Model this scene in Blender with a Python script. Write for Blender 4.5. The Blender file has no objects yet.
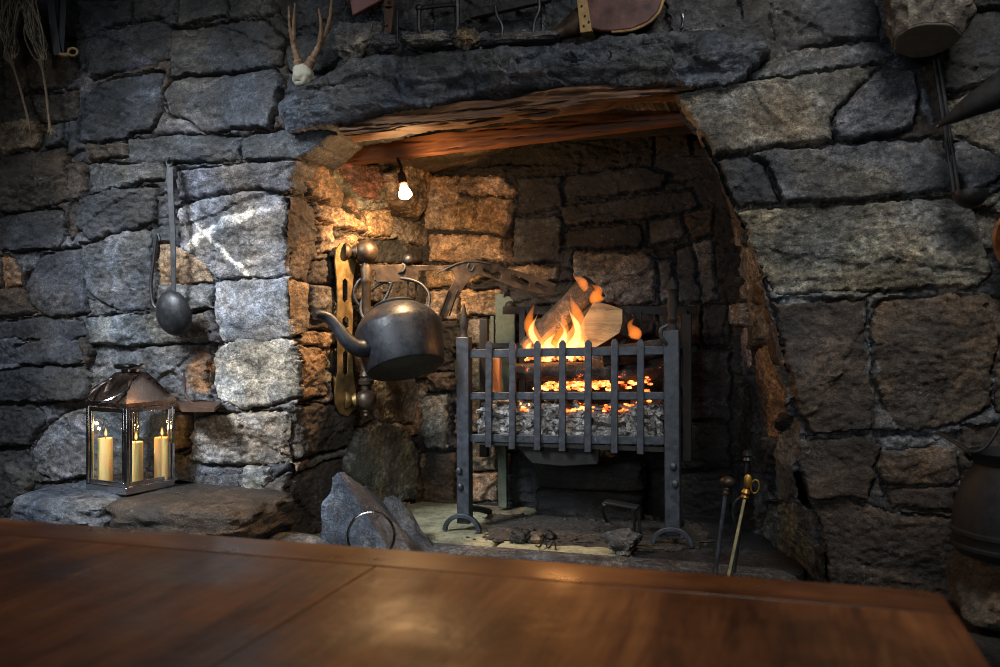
import bpy, bmesh, math, random
import numpy as np
from mathutils import Vector, Matrix, Quaternion

# ------------------------------------------------------------------ scene basics
scn = bpy.context.scene
COL = scn.collection
A = math.radians(16.7)               # camera turned to the left of the wall's normal
CAMZ, FPX, HZ = 1.15, 900.0, 325.0
FW = np.array([-math.sin(A), math.cos(A), 0.0])
RT = np.array([math.cos(A), math.sin(A), 0.0])
UPV = np.array([0, 0, 1.0])
YW = 2.65                            # face of the fireplace wall

def ray(px, py):
    return FW + (px-500.0)/FPX*RT + (HZ-py)/FPX*UPV

def P(px, py, Y):
    """point of the plane y=Y"""
    d = ray(px, py); t = Y/d[1]
    return np.array([d[0]*t, Y, CAMZ+d[2]*t])

def PZ(px, py, Z):
    """point of the level z=Z"""
    d = ray(px, py); t = (Z-CAMZ)/d[2]
    return np.array([d[0]*t, d[1]*t, Z])

def PJ(px, py, p0, p1):
    """point of the upright plane through plan points p0, p1"""
    d = ray(px, py)
    n = np.array([p1[1]-p0[1], -(p1[0]-p0[0])])
    t = (n[0]*p0[0]+n[1]*p0[1])/(n[0]*d[0]+n[1]*d[1])
    return np.array([d[0]*t, d[1]*t, CAMZ+d[2]*t])

# ------------------------------------------------------------------ noise
def _h(ix, iy, iz, seed):
    with np.errstate(over='ignore'):
        h = (ix.astype(np.uint32)*np.uint32(374761393) + iy.astype(np.uint32)*np.uint32(668265263)
             + iz.astype(np.uint32)*np.uint32(2147483647) + np.uint32((seed*144665+1013) & 0xffffffff))
        h = (h ^ (h >> np.uint32(13)))*np.uint32(1274126177)
        h = (h ^ (h >> np.uint32(15)))*np.uint32(2246822519)
        h = h ^ (h >> np.uint32(16))
    return h.astype(np.float64)/4294967295.0*2-1

def vnoise(x, y, z, seed=0):
    x = np.asarray(x, float); y = np.asarray(y, float); z = np.asarray(z, float)
    x, y, z = np.broadcast_arrays(x, y, z)
    fx, fy, fz = np.floor(x), np.floor(y), np.floor(z)
    ix, iy, iz = [(f.astype(np.int64)+100000) for f in (fx, fy, fz)]
    q = lambda t: t*t*t*(t*(t*6-15)+10)
    u, v, w = q(x-fx), q(y-fy), q(z-fz)
    r = 0
    for a in (0, 1):
        for b in (0, 1):
            for c in (0, 1):
                r = r + _h(ix+a, iy+b, iz+c, seed)*(u if a else 1-u)*(v if b else 1-v)*(w if c else 1-w)
    return r

def fbm(x, y, z, octv=4, seed=0, gain=.5):
    s, a, f = 0, 1.0, 1.0
    for k in range(octv):
        s = s + a*vnoise(x*f, y*f, z*f, seed+k*17); a *= gain; f *= 2.03
    return s

# ------------------------------------------------------------------ materials
def new_mat(name):
    m = bpy.data.materials.new(name); m.use_nodes = True
    nt = m.node_tree
    return m, nt, nt.nodes['Principled BSDF']

def N(nt, typ, **kw):
    n = nt.nodes.new(typ)
    for k, v in kw.items():
        if k.startswith('i_'):
            key = k[2:]
            key = int(key) if key.isdigit() else key.replace('_', ' ')
            n.inputs[key].default_value = v
        else:
            setattr(n, k, v)
    return n

def ramp(nt, stops):
    n = nt.nodes.new('ShaderNodeValToRGB'); cr = n.color_ramp
    while len(cr.elements) < len(stops): cr.elements.new(.5)
    for e, (p, c) in zip(cr.elements, stops):
        e.position = p; e.color = (c if len(c) == 4 else (*c, 1)) if hasattr(c, '__len__') else (c, c, c, 1)
    return n

def mixc(nt, blend='MULTIPLY', fac=1.0):
    n = nt.nodes.new('ShaderNodeMix'); n.data_type = 'RGBA'; n.blend_type = blend
    n.inputs[0].default_value = fac
    return n   # in 6,7 out 2

def coords(nt, scale=(1, 1, 1), rot=(0, 0, 0)):
    tc = N(nt, 'ShaderNodeTexCoord'); mp = N(nt, 'ShaderNodeMapping')
    mp.inputs['Scale'].default_value = scale; mp.inputs['Rotation'].default_value = rot
    nt.links.new(tc.outputs['Object'], mp.inputs[0])
    return mp.outputs[0]

def stone_mat(name, col=None, bump=1.0, pale=.6, rough=(.5, .85), fine=1.0, strata=.5, stain=None):
    m, nt, bs = new_mat(name); L = nt.links.new
    co = coords(nt)
    if col is None:
        a = N(nt, 'ShaderNodeAttribute', attribute_name='Col'); base = a.outputs['Color']
    else:
        a = N(nt, 'ShaderNodeRGB'); a.outputs[0].default_value = (*col, 1); base = a.outputs[0]
    def noise(sc, det, rg, c=co):
        n = N(nt, 'ShaderNodeTexNoise', i_Scale=sc, i_Detail=det, i_Roughness=rg); L(c, n.inputs['Vector']); return n
    def mul(prev, fac, tex, stops):
        r = ramp(nt, stops); L(tex, r.inputs[0]); m_ = mixc(nt, 'MULTIPLY', fac); L(prev, m_.inputs[6]); L(r.outputs[0], m_.inputs[7]); return m_.outputs[2]
    # warped coordinates: bedding planes drift and fold
    wn = noise(3.0, 3, .5); vm = N(nt, 'ShaderNodeVectorMath', operation='MULTIPLY_ADD'); L(wn.outputs['Color'], vm.inputs[0]); vm.inputs[1].default_value = (.22, .1, .22); L(co, vm.inputs[2])
    mpst = N(nt, 'ShaderNodeMapping'); mpst.inputs['Scale'].default_value = (1, 1, 3.6); mpst.inputs['Rotation'].default_value = (0, .3, 0); L(vm.outputs[0], mpst.inputs[0]); cst = mpst.outputs[0]
    n1 = noise(6, 6, .62); c_ = mul(base, 1.0, n1.outputs[0], [(.34, .42), (.5, .95), (.66, 1.8)])
    n2 = noise(44, 9, .78); c_ = mul(c_, .8*fine, n2.outputs[0], [(.38, .25), (.5, .9), (.63, 2.1)])
    # sharp-edged cleavage patches
    def ridged(sc, c, det=9, rg=.62):
        n = N(nt, 'ShaderNodeTexNoise', i_Scale=sc, i_Detail=det, i_Roughness=rg); n.noise_type = 'RIDGED_MULTIFRACTAL'; n.normalize = True; L(c, n.inputs['Vector']); return n
    rg1 = ridged(5, cst); c_ = mul(c_, .85, rg1.outputs[0], [(.3, .45), (.5, .9), (.72, 1.35), (.86, 2.2)])
    vo = N(nt, 'ShaderNodeTexVoronoi', i_Scale=7, i_Detail=2.0); vo.feature = 'F1'; L(cst, vo.inputs['Vector'])
    bw = N(nt, 'ShaderNodeRGBToBW'); L(vo.outputs['Color'], bw.inputs[0]); c_ = mul(c_, .7, bw.outputs[0], [(.2, .5), (.5, .95), (.8, 1.6)])
    vc = noise(4.5, 7, .62, cst); c_ = mul(c_, .85, vc.outputs[0], [(.488, 1), (.498, .15), (.502, .15), (.512, 1)])
    vc2 = noise(9, 6, .6, co); c_ = mul(c_, .7, vc2.outputs[0], [(.492, 1), (.499, .2), (.501, .2), (.508, 1)])
    n7 = noise(190, 4, .7)
    c_ = mul(c_, .45*fine, n7.outputs[0], [(.38, .4), (.5, 1.0), (.62, 1.8)])
    # brown / grey mineral tint
    n3 = noise(4.3, 5, .6); r3 = ramp(nt, [(.4, (.85, .95, 1.12)), (.62, (1.22, 1.0, .74))]); L(n3.outputs[0], r3.inputs[0])
    m3 = mixc(nt, 'MULTIPLY', .75); L(c_, m3.inputs[6]); L(r3.outputs[0], m3.inputs[7])
    r2 = ramp(nt, [(.36, .22), (.5, .9), (.64, 2.0)]); L(n2.outputs[0], r2.inputs[0])
    # lichen and quartz flecks
    n4 = noise(120, 3, .6); r4 = ramp(nt, [(.6, 0), (.66, 1)]); L(n4.outputs[0], r4.inputs[0])
    n5 = noise(9, 5, .7); r5 = ramp(nt, [(.5, 0), (.66, 1)]); L(n5.outputs[0], r5.inputs[0])
    mu = N(nt, 'ShaderNodeMath', operation='MULTIPLY'); L(r4.outputs[0], mu.inputs[0]); L(r5.outputs[0], mu.inputs[1])
    n6 = noise(17, 9, .8); r6 = ramp(nt, [(.6, 0), (.7, .8)]); L(n6.outputs[0], r6.inputs[0])
    mx = N(nt, 'ShaderNodeMath', operation='MAXIMUM'); L(mu.outputs[0], mx.inputs[0])
    mq = N(nt, 'ShaderNodeMath', operation='MULTIPLY'); L(r6.outputs[0], mq.inputs[0]); L(r2.outputs[0], mq.inputs[1])
    mq2 = N(nt, 'ShaderNodeMath', operation='MULTIPLY'); L(mq.outputs[0], mq2.inputs[0]); mq2.inputs[1].default_value = .3
    L(mq2.outputs[0], mx.inputs[1])
    sc = N(nt, 'ShaderNodeMath', operation='MULTIPLY', use_clamp=True); L(mx.outputs[0], sc.inputs[0]); sc.inputs[1].default_value = pale
    m4 = mixc(nt, 'MIX'); L(sc.outputs[0], m4.inputs[0]); L(m3.outputs[2], m4.inputs[6])
    # flecks are a paler tone of the stone itself
    pl = mixc(nt, 'ADD'); L(m3.outputs[2], pl.inputs[6]); pl.inputs[7].default_value = (.2, .195, .18, 1)
    L(pl.outputs[2], m4.inputs[7])
    L(m4.outputs[2], bs.inputs['Base Color'])
    rr = ramp(nt, [(.35, rough[0]), (.65, rough[1])]); L(n2.outputs[0], rr.inputs[0]); L(rr.outputs[0], bs.inputs['Roughness'])
    # relief
    cs = coords(nt, (9, 9, 42), (0, .12, 0))
    ns = noise(1.0, 7, .7, cs)
    b1 = N(nt, 'ShaderNodeBump', i_Strength=.4*strata*bump, i_Distance=.012); L(ns.outputs[0], b1.inputs['Height'])
    nb = noise(38, 10, .72)
    b2 = N(nt, 'ShaderNodeBump', i_Strength=.8*bump, i_Distance=.012); L(nb.outputs[0], b2.inputs['Height']); L(b1.outputs[0], b2.inputs['Normal'])
    bb = N(nt, 'ShaderNodeBump', i_Strength=.35*bump, i_Distance=.01); L(rg1.outputs[0], bb.inputs['Height']); L(b2.outputs[0], bb.inputs['Normal'])
    bv = N(nt, 'ShaderNodeBump', i_Strength=.45*bump, i_Distance=.006); L(bw.outputs[0], bv.inputs['Height']); L(bb.outputs[0], bv.inputs['Normal']); b2 = bv
    nb2 = noise(150, 6, .7)
    b3 = N(nt, 'ShaderNodeBump', i_Strength=.55*bump, i_Distance=.004); L(nb2.outputs[0], b3.inputs['Height']); L(b2.outputs[0], b3.inputs['Normal'])
    L(b3.outputs[0], bs.inputs['Normal'])
    bs.inputs['Specular IOR Level'].default_value = .5
    return m

def simple_mat(name, col, rough=.5, metal=0.0, var=.35, scale=30, bump=.25, coat=0.0, col2=None, dist=.003, stretch=(1, 1, 1), spec=.5):
    m, nt, bs = new_mat(name); L = nt.links.new
    co = coords(nt, stretch)
    n = N(nt, 'ShaderNodeTexNoise', i_Scale=scale, i_Detail=8, i_Roughness=.68); L(co, n.inputs['Vector'])
    c2 = col2 or tuple(min(1, c*(1+var*1.6)) for c in col)
    c1 = tuple(c*(1-var) for c in col)
    r = ramp(nt, [(.33, c1), (.52, col), (.72, c2)]); L(n.outputs[0], r.inputs[0])
    L(r.outputs[0], bs.inputs['Base Color'])
    rr = ramp(nt, [(.3, max(.03, rough-.12)), (.7, min(1, rough+.15))]); L(n.outputs[0], rr.inputs[0]); L(rr.outputs[0], bs.inputs['Roughness'])
    bs.inputs['Metallic'].default_value = metal
    bs.inputs['Coat Weight'].default_value = coat
    bs.inputs['Specular IOR Level'].default_value = spec
    if bump:
        b = N(nt, 'ShaderNodeBump', i_Strength=bump, i_Distance=dist); L(n.outputs[0], b.inputs['Height']); L(b.outputs[0], bs.inputs['Normal'])
    return m

def wood_mat(name, dark, mid, light, axis=0, scale=6, rough=.4, coat=0.0, bump=.25, stretch=14, ripple=0):
    m, nt, bs = new_mat(name); L = nt.links.new
    s = [stretch]*3; s[axis] = 1.2
    co = coords(nt, tuple(s))
    n0 = N(nt, 'ShaderNodeTexNoise', i_Scale=scale*.12, i_Detail=9, i_Roughness=.65, i_Distortion=.6); L(co, n0.inputs['Vector'])
    n1 = N(nt, 'ShaderNodeTexNoise', i_Scale=scale, i_Detail=6, i_Roughness=.7); L(co, n1.inputs['Vector'])
    ad = N(nt, 'ShaderNodeMath', operation='MULTIPLY_ADD'); L(n1.outputs[0], ad.inputs[0]); ad.inputs[1].default_value = .35
    mu = N(nt, 'ShaderNodeMath', operation='MULTIPLY'); L(n0.outputs[0], mu.inputs[0]); mu.inputs[1].default_value = .65
    L(mu.outputs[0], ad.inputs[2])
    r = ramp(nt, [(.36, dark), (.5, mid), (.66, light)]); L(ad.outputs[0], r.inputs[0])
    c3 = coords(nt); n3 = N(nt, 'ShaderNodeTexNoise', i_Scale=5, i_Detail=4); L(c3, n3.inputs['Vector'])
    r3 = ramp(nt, [(.35, .55), (.65, 1.35)]); L(n3.outputs[0], r3.inputs[0])
    mm = mixc(nt); L(r.outputs[0], mm.inputs[6]); L(r3.outputs[0], mm.inputs[7])
    L(mm.outputs[2], bs.inputs['Base Color'])
    rr = ramp(nt, [(.35, max(.05, rough-.1)), (.65, min(1, rough+.14))]); L(n3.outputs[0], rr.inputs[0]); L(rr.outputs[0], bs.inputs['Roughness'])
    bs.inputs['Coat Weight'].default_value = coat; bs.inputs['Coat Roughness'].default_value = .25
    b = N(nt, 'ShaderNodeBump', i_Strength=bump, i_Distance=.004); L(ad.outputs[0], b.inputs['Height']); L(b.outputs[0], bs.inputs['Normal'])
    if ripple:
        n5 = N(nt, 'ShaderNodeTexNoise', i_Scale=28, i_Detail=5, i_Roughness=.6); L(c3, n5.inputs['Vector'])
        b5 = N(nt, 'ShaderNodeBump', i_Strength=ripple, i_Distance=.006); L(n5.outputs[0], b5.inputs['Height']); L(b.outputs[0], b5.inputs['Normal']); L(b5.outputs[0], bs.inputs['Normal'])
    return m

M = {}
M['wall'] = stone_mat('field_stone')
M['slate'] = stone_mat('blue_slate', (.085, .1, .125), pale=.5, rough=(.4, .7), strata=1.0)
M['slate_dark'] = stone_mat('dark_slate', (.06, .062, .07), pale=.4, rough=(.4, .7), strata=1.3)
M['lintel'] = stone_mat('lintel_slate', (.062, .073, .09), pale=.3, rough=(.42, .7), strata=1.2)
M['brownstone'] = stone_mat('brown_ledge_stone', (.042, .03, .02))
M['roughbark'] = stone_mat('rough_bark', (.075, .058, .046), pale=.4, bump=1.4)
M['soot'] = stone_mat('sooty_stone', (.025, .024, .025), pale=.25)
M['tanstone'] = stone_mat('tan_stone', (.16, .12, .08))
M['greystone'] = stone_mat('grey_stone', (.11, .11, .11))
M['palestone'] = stone_mat('pale_stone', (.2, .21, .2), pale=.5)
M['coal'] = stone_mat('coal', (.02, .02, .021), pale=.3, rough=(.3, .7))
M['iron'] = simple_mat('wrought_iron', (.032, .033, .036), .45, .6, .4, 45, .4)
M['iron_blue'] = simple_mat('grate_iron', (.06, .068, .082), .46, .65, .4, 40, .45)  # blue tint puts the daylight on this iron into its colour
M['iron_black'] = simple_mat('black_iron', (.022, .022, .024), .42, .5, .4, 50, .3)
M['iron_dark'] = simple_mat('dull_black_iron', (.011, .011, .012), .6, 0, .4, 45, .3, spec=.35)
M['iron_soot'] = simple_mat('sooty_iron', (.012, .011, .011), .7, .2, .4, 50, .5)
M['rust'] = simple_mat('rusted_iron', (.06, .03, .018), .7, .35, .5, 40, .5)
M['kettle'] = simple_mat('cast_iron_kettle', (.013, .0155, .02), .44, .25, .4, 55, .3)
M['bronze'] = simple_mat('aged_bronze', (.06, .042, .028), .45, .6, .5, 25, .25)
M['brassplate'] = simple_mat('tarnished_brass_plate', (.27, .18, .075), .5, .75, .5, 22, .3)
M['brass'] = simple_mat('brass', (.4, .23, .05), .45, .9, .35, 25, .1)
M['brassrod'] = simple_mat('dull_brass', (.22, .19, .1), .42, .75, .4, 30, .15)
M['patina'] = simple_mat('green_patina', (.075, .1, .078), .7, .2, .4, 26, .35)
M['steel'] = simple_mat('polished_steel', (.55, .55, .57), .13, 1.0, .12, 18, .02)
M['copper'] = simple_mat('copper', (.3, .12, .05), .35, .9, .4, 20, .1)
M['wax'] = None
M['bone'] = simple_mat('bone', (.36, .34, .27), .6, 0, .2, 30, .2)
M['antler'] = simple_mat('antler', (.2, .12, .07), .55, 0, .5, 40, .5, col2=(.34, .24, .16))
M['leather'] = simple_mat('red_leather', (.06, .02, .016), .45, 0, .5, 22, .35)
M['strap'] = simple_mat('tan_strap', (.25, .16, .06), .6, .2, .4, 40, .3)
M['blackstrap'] = simple_mat('black_strap', (.012, .012, .013), .5, 0, .4, 40, .3)
M['feather'] = simple_mat('dry_feather', (.2, .165, .115), .9, 0, .5, 60, .2)
M['birdleg'] = simple_mat('dry_leg_skin', (.13, .09, .05), .7, 0, .5, 70, .4)
M['table'] = wood_mat('table_wood', (.045, .013, .004), (.18, .06, .018), (.34, .135, .042), 1, 7, .4, .0, .22, 12, .3)
M['tableend'] = wood_mat('table_end_wood', (.055, .016, .005), (.19, .064, .019), (.32, .12, .038), 0, 7, .33, .0, .12, 12, .08)
M['beam'] = wood_mat('rough_oak', (.014, .006, .003), (.1, .045, .018), (.26, .125, .05), 0, 5, .7, 0, 1.0, 26)
M['beam2'] = wood_mat('planed_oak', (.12, .045, .018), (.18, .07, .028), (.25, .105, .042), 0, 6, .6, 0, .35, 20)
M['bark'] = simple_mat('bark', (.05, .036, .027), .9, 0, .7, 30, 1.0, dist=.035, col2=(.16, .13, .1))
M['greybark'] = simple_mat('grey_bark', (.13, .11, .09), .85, 0, .65, 34, 1.0, dist=.03, col2=(.36, .32, .26))
M['cutwood'] = wood_mat('split_wood', (.09, .06, .03), (.32, .225, .115), (.43, .32, .18), 0, 6, .8, 0, 1.0, 30)
M['endgrain'] = simple_mat('old_end_grain', (.09, .075, .055), .7, 0, .3, 40, .4)
M['char'] = simple_mat('charred_wood', (.018, .015, .013), .8, 0, .5, 40, 1.0, dist=.012, col2=(.08, .07, .065))
M['ash'] = simple_mat('wood_ash', (.32, .31, .3), .95, 0, .93, 45, 1.0, dist=.02, col2=(.85, .83, .8))
M['firebrick'] = simple_mat('fire_brick', (.5, .2, .07), .85, 0, .25, 25, .3)
M['dirt'] = simple_mat('hearth_dirt', (.045, .036, .028), .95, 0, .6, 60, 1.0, dist=.012, col2=(.12, .1, .075))
M['redboard'] = simple_mat('red_board', (.16, .055, .05), .5, 0, .5, 12, .2, col2=(.2, .12, .14))
M['mortar'] = simple_mat('floor_stone', (.05, .05, .05), .8, 0, .4, 8, .4)

def hearth_mat():
    m, nt, bs = new_mat('hearth_flagstone'); L = nt.links.new
    co = coords(nt)
    n = N(nt, 'ShaderNodeTexNoise', i_Scale=2.2, i_Detail=9, i_Roughness=.7); L(co, n.inputs['Vector'])
    f = N(nt, 'ShaderNodeTexNoise', i_Scale=45, i_Detail=8, i_Roughness=.7); L(co, f.inputs['Vector'])
    r = ramp(nt, [(.36, (.1, .09, .06)), (.5, (.3, .28, .17)), (.65, (.4, .37, .22))]); L(n.outputs[0], r.inputs[0])
    r2 = ramp(nt, [(.33, .5), (.5, 1), (.7, 1.3)]); L(f.outputs[0], r2.inputs[0])
    mm = mixc(nt); L(r.outputs[0], mm.inputs[6]); L(r2.outputs[0], mm.inputs[7])
    L(mm.outputs[2], bs.inputs['Base Color']); bs.inputs['Roughness'].default_value = .8
    b = N(nt, 'ShaderNodeBump', i_Strength=.7, i_Distance=.01); L(f.outputs[0], b.inputs['Height']); L(b.outputs[0], bs.inputs['Normal'])
    return m
M['hearth'] = hearth_mat(); M['roofsteel'] = simple_mat('steel_room_tint', (.42, .3, .24), .2, 1.0, .2, 12, .03)  # warm tint stands for the room reflected in the lantern roof

def glass_mat():
    m, nt, bs = new_mat('clear_pane'); L = nt.links.new
    nt.nodes.remove(bs); out = nt.nodes['Material Output']
    t = N(nt, 'ShaderNodeBsdfTransparent'); g = N(nt, 'ShaderNodeBsdfGlossy', i_Roughness=.03)
    t.inputs[0].default_value = (.94, .96, .96, 1)
    fr = N(nt, 'ShaderNodeFresnel', i_IOR=1.5)
    ge = N(nt, 'ShaderNodeNewGeometry'); mr = N(nt, 'ShaderNodeMapRange'); mr.inputs[3].default_value = 1.5; mr.inputs[4].default_value = 1/1.5
    L(ge.outputs['Backfacing'], mr.inputs[0]); L(mr.outputs[0], fr.inputs[0]); mx = N(nt, 'ShaderNodeMixShader')
    L(fr.outputs[0], mx.inputs[0]); L(t.outputs[0], mx.inputs[1]); L(g.outputs[0], mx.inputs[2]); L(mx.outputs[0], out.inputs[0])
    return m
M['glass'] = glass_mat()

def wax_mat():
    m, nt, bs = new_mat('candle_wax'); L = nt.links.new
    bs.inputs['Base Color'].default_value = (.85, .62, .28, 1); bs.inputs['Roughness'].default_value = .45
    bs.inputs['Subsurface Weight'].default_value = .8
    bs.inputs['Subsurface Radius'].default_value = (.05, .025, .01)
    bs.inputs['Emission Color'].default_value = (1, .5, .13, 1); bs.inputs['Emission Strength'].default_value = .06  # faint emission puts the flame's glow into the wax itself
    return m
M['wax'] = wax_mat()

def flame_mat(name, col, strength):
    m, nt, bs = new_mat(name); L = nt.links.new
    nt.nodes.remove(bs); out = nt.nodes['Material Output']
    e = N(nt, 'ShaderNodeEmission'); e.inputs[0].default_value = (*col, 1); e.inputs[1].default_value = strength
    L(e.outputs[0], out.inputs['Volume'])
    return m
M['flame_outer'] = flame_mat('flame_outer_gas', (1, .24, .03), 26)
M['flame_inner'] = flame_mat('flame_inner_gas', (1, .5, .15), 100)
M['flame_candle'] = flame_mat('candle_flame_gas', (1, .6, .2), 260)

def emit_mat(name, col, strength):
    m, nt, bs = new_mat(name)
    bs.inputs['Base Color'].default_value = (.8, .7, .5, 1)
    bs.inputs['Emission Color'].default_value = (*col, 1); bs.inputs['Emission Strength'].default_value = strength
    return m
M['bulb'] = emit_mat('lit_bulb', (1, .52, .2), 26)

def ember_mat(name, lo, hi, strength, base=(.05, .04, .04)):
    m, nt, bs = new_mat(name); L = nt.links.new
    co = coords(nt)
    n = N(nt, 'ShaderNodeTexNoise', i_Scale=26, i_Detail=7, i_Roughness=.7); L(co, n.inputs['Vector'])
    r = ramp(nt, [(lo, 0), (hi, 1)]); L(n.outputs[0], r.inputs[0])
    rc = ramp(nt, [(lo, (1, .06, .005)), (.5*(lo+hi), (1, .2, .03)), (hi+.08, (1, .5, .16))]); L(n.outputs[0], rc.inputs[0])
    ml = N(nt, 'ShaderNodeMath', operation='MULTIPLY'); L(r.outputs[0], ml.inputs[0]); ml.inputs[1].default_value = strength
    rb = ramp(nt, [(.35, base), (.6, tuple(c*3 for c in base))]); L(n.outputs[0], rb.inputs[0])
    L(rb.outputs[0], bs.inputs['Base Color']); L(rc.outputs[0], bs.inputs['Emission Color']); L(ml.outputs[0], bs.inputs['Emission Strength'])
    bs.inputs['Roughness'].default_value = .9
    b = N(nt, 'ShaderNodeBump', i_Strength=1, i_Distance=.015); L(n.outputs[0], b.inputs['Height']); L(b.outputs[0], bs.inputs['Normal'])
    return m
M['ember'] = ember_mat('glowing_ember', .36, .62, 6.0)
M['ember_log'] = ember_mat('smouldering_log', .62, .74, 3.5, (.02, .016, .014))

# ------------------------------------------------------------------ mesh building
class MB:
    def __init__(s): s.v = []; s.f = []; s.fm = []
    def add(s, vs, fs, mi=0):
        o = len(s.v); s.v += [tuple(map(float, v)) for v in vs]
        s.f += [tuple(i+o for i in f) for f in fs]; s.fm += [mi]*len(fs); return s
    def box(s, c, size, M3=None, mi=0):
        c = np.array(c, float); h = np.array(size, float)/2
        vs = []
        for z in (-1, 1):
            for x, y in ((-1, -1), (1, -1), (1, 1), (-1, 1)):
                p = np.array([x, y, z])*h
                if M3 is not None: p = np.array(M3 @ Vector(p))
                vs.append(c+p)
        return s.add(vs, [(3, 2, 1, 0), (4, 5, 6, 7), (0, 1, 5, 4), (1, 2, 6, 5), (2, 3, 7, 6), (3, 0, 4, 7)], mi)
    def tube(s, pts, r, n=10, flat=None, up=None, caps=True, mi=0, closed=False):
        pts = [np.array(p, float) for p in pts]; k = len(pts)
        rs = r if hasattr(r, '__len__') else [r]*k
        rings = []; prev = None
        for i, p in enumerate(pts):
            if closed: t = pts[(i+1) % k]-pts[i-1]
            else: t = pts[min(i+1, k-1)]-pts[max(i-1, 0)]
            t = t/(np.linalg.norm(t)+1e-12)
            if prev is None:
                a = np.array(up, float) if up is not None else (np.array([0, 0, 1.]) if abs(t[2]) < .9 else np.array([0, 1., 0]))
            else: a = prev
            x = a-t*np.dot(a, t); x /= (np.linalg.norm(x)+1e-12); y = np.cross(t, x); prev = x
            fx, fy = flat if flat else (1, 1)
            rings.append([p+rs[i]*(fx*math.cos(q)*x+fy*math.sin(q)*y) for q in [2*math.pi*j/n+(math.pi/n if flat else 0) for j in range(n)]])
        vs = [v for rg in rings for v in rg]; fs = []
        m = k if closed else k-1
        for i in range(m):
            i2 = (i+1) % k
            for j in range(n):
                fs.append((i*n+j, i*n+(j+1) % n, i2*n+(j+1) % n, i2*n+j))
        if caps and not closed:
            fs.append(tuple(range(n-1, -1, -1))); fs.append(tuple((k-1)*n+j for j in range(n)))
        return s.add(vs, fs, mi)
    def lathe(s, prof, n=24, c=(0, 0, 0), axis=(0, 0, 1), mi=0, cap=True):
        c = np.array(c, float); ax = np.array(axis, float); ax /= np.linalg.norm(ax)
        a = np.array([1., 0, 0]) if abs(ax[0]) < .9 else np.array([0, 1., 0])
        x = a-ax*np.dot(a, ax); x /= np.linalg.norm(x); y = np.cross(ax, x)
        vs = []; fs = []; k = len(prof)
        for (r, h) in prof:
            for j in range(n):
                q = 2*math.pi*j/n; vs.append(c+ax*h+r*(math.cos(q)*x+math.sin(q)*y))
        for i in range(k-1):
            for j in range(n):
                fs.append((i*n+j, i*n+(j+1) % n, (i+1)*n+(j+1) % n, (i+1)*n+j))
        if cap:
            fs.append(tuple(range(n-1, -1, -1))); fs.append(tuple((k-1)*n+j for j in range(n)))
        return s.add(vs, fs, mi)
    def ball(s, c, r, n=20, m=12, sc=(1, 1, 1), mi=0):
        prof = [(max(1e-4, r*math.sin(math.pi*i/m)), -r*math.cos(math.pi*i/m)) for i in range(m+1)]
        o = len(s.v); s.lathe(prof, n, (0, 0, 0), mi=mi)
        for i in range(o, len(s.v)):
            v = s.v[i]; s.v[i] = (c[0]+v[0]*sc[0], c[1]+v[1]*sc[1], c[2]+v[2]*sc[2])
        return s
    def prism(s, poly3, ext, mi=0):
        """planar polygon (3-D points) pulled along ext"""
        k = len(poly3); ext = np.array(ext, float)
        vs = [np.array(p, float) for p in poly3]+[np.array(p, float)+ext for p in poly3]
        fs = [tuple(range(k-1, -1, -1)), tuple(range(k, 2*k))]
        for i in range(k): fs.append((i, (i+1) % k, k+(i+1) % k, k+i))
        return s.add(vs, fs, mi)
    def frame(s, outer, inner, ext, mi=0):
        """ring between two outlines with the same number of points, pulled along ext"""
        k = len(outer); ext = np.array(ext, float)
        o = [np.array(p, float) for p in outer]; i_ = [np.array(p, float) for p in inner]
        vs = o+i_+[p+ext for p in o]+[p+ext for p in i_]; fs = []
        for a in range(k):
            b = (a+1) % k
            fs += [(a, b, k+b, k+a), (2*k+b, 2*k+a, 3*k+a, 3*k+b), (a, 2*k+a, 2*k+b, b), (k+b, 3*k+b, 3*k+a, k+a)]
        return s.add(vs, fs, mi)
    def blob(s, c, size, n=14, amp=.15, freq=3.0, seed=0, power=3.0, M3=None, mi=0, facet=0):
        """lumpy rounded block"""
        vs = []; idx = {}; fs = []
        def vid(p):
            key = tuple(np.round(p, 5))
            if key not in idx: idx[key] = len(vs); vs.append(np.array(p, float))
            return idx[key]
        g = np.linspace(-1, 1, n+1)
        for ax in range(3):
            for sg in (-1, 1):
                for i in range(n):
                    for j in range(n):
                        q = []
                        for (a, b) in ((i, j), (i+1, j), (i+1, j+1), (i, j+1)):
                            p = [0, 0, 0]; p[ax] = sg; p[(ax+1) % 3] = g[a]; p[(ax+2) % 3] = g[b]; q.append(vid(p))
                        fs.append(tuple(q if sg > 0 else q[::-1]))
        V = np.array(vs)
        nr = (np.abs(V)**power).sum(1)**(1/power)
        V = V/nr[:, None]
        d = fbm(V[:, 0]*freq+seed*7.1, V[:, 1]*freq, V[:, 2]*freq, 4, seed)
        if facet:
            rs = np.random.RandomState(seed+5)
            for _ in range(facet):
                nn = rs.normal(size=3); nn /= np.linalg.norm(nn); lim = rs.uniform(.62, .88)
                dd = V@nn; over = np.clip(dd-lim, 0, None); V = V-over[:, None]*nn*.9
        V = V*(1+amp*d)[:, None]*np.array(size)/2
        if M3 is not None: V = V@np.array(M3).T
        return s.add(V+np.array(c), fs, mi)
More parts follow.
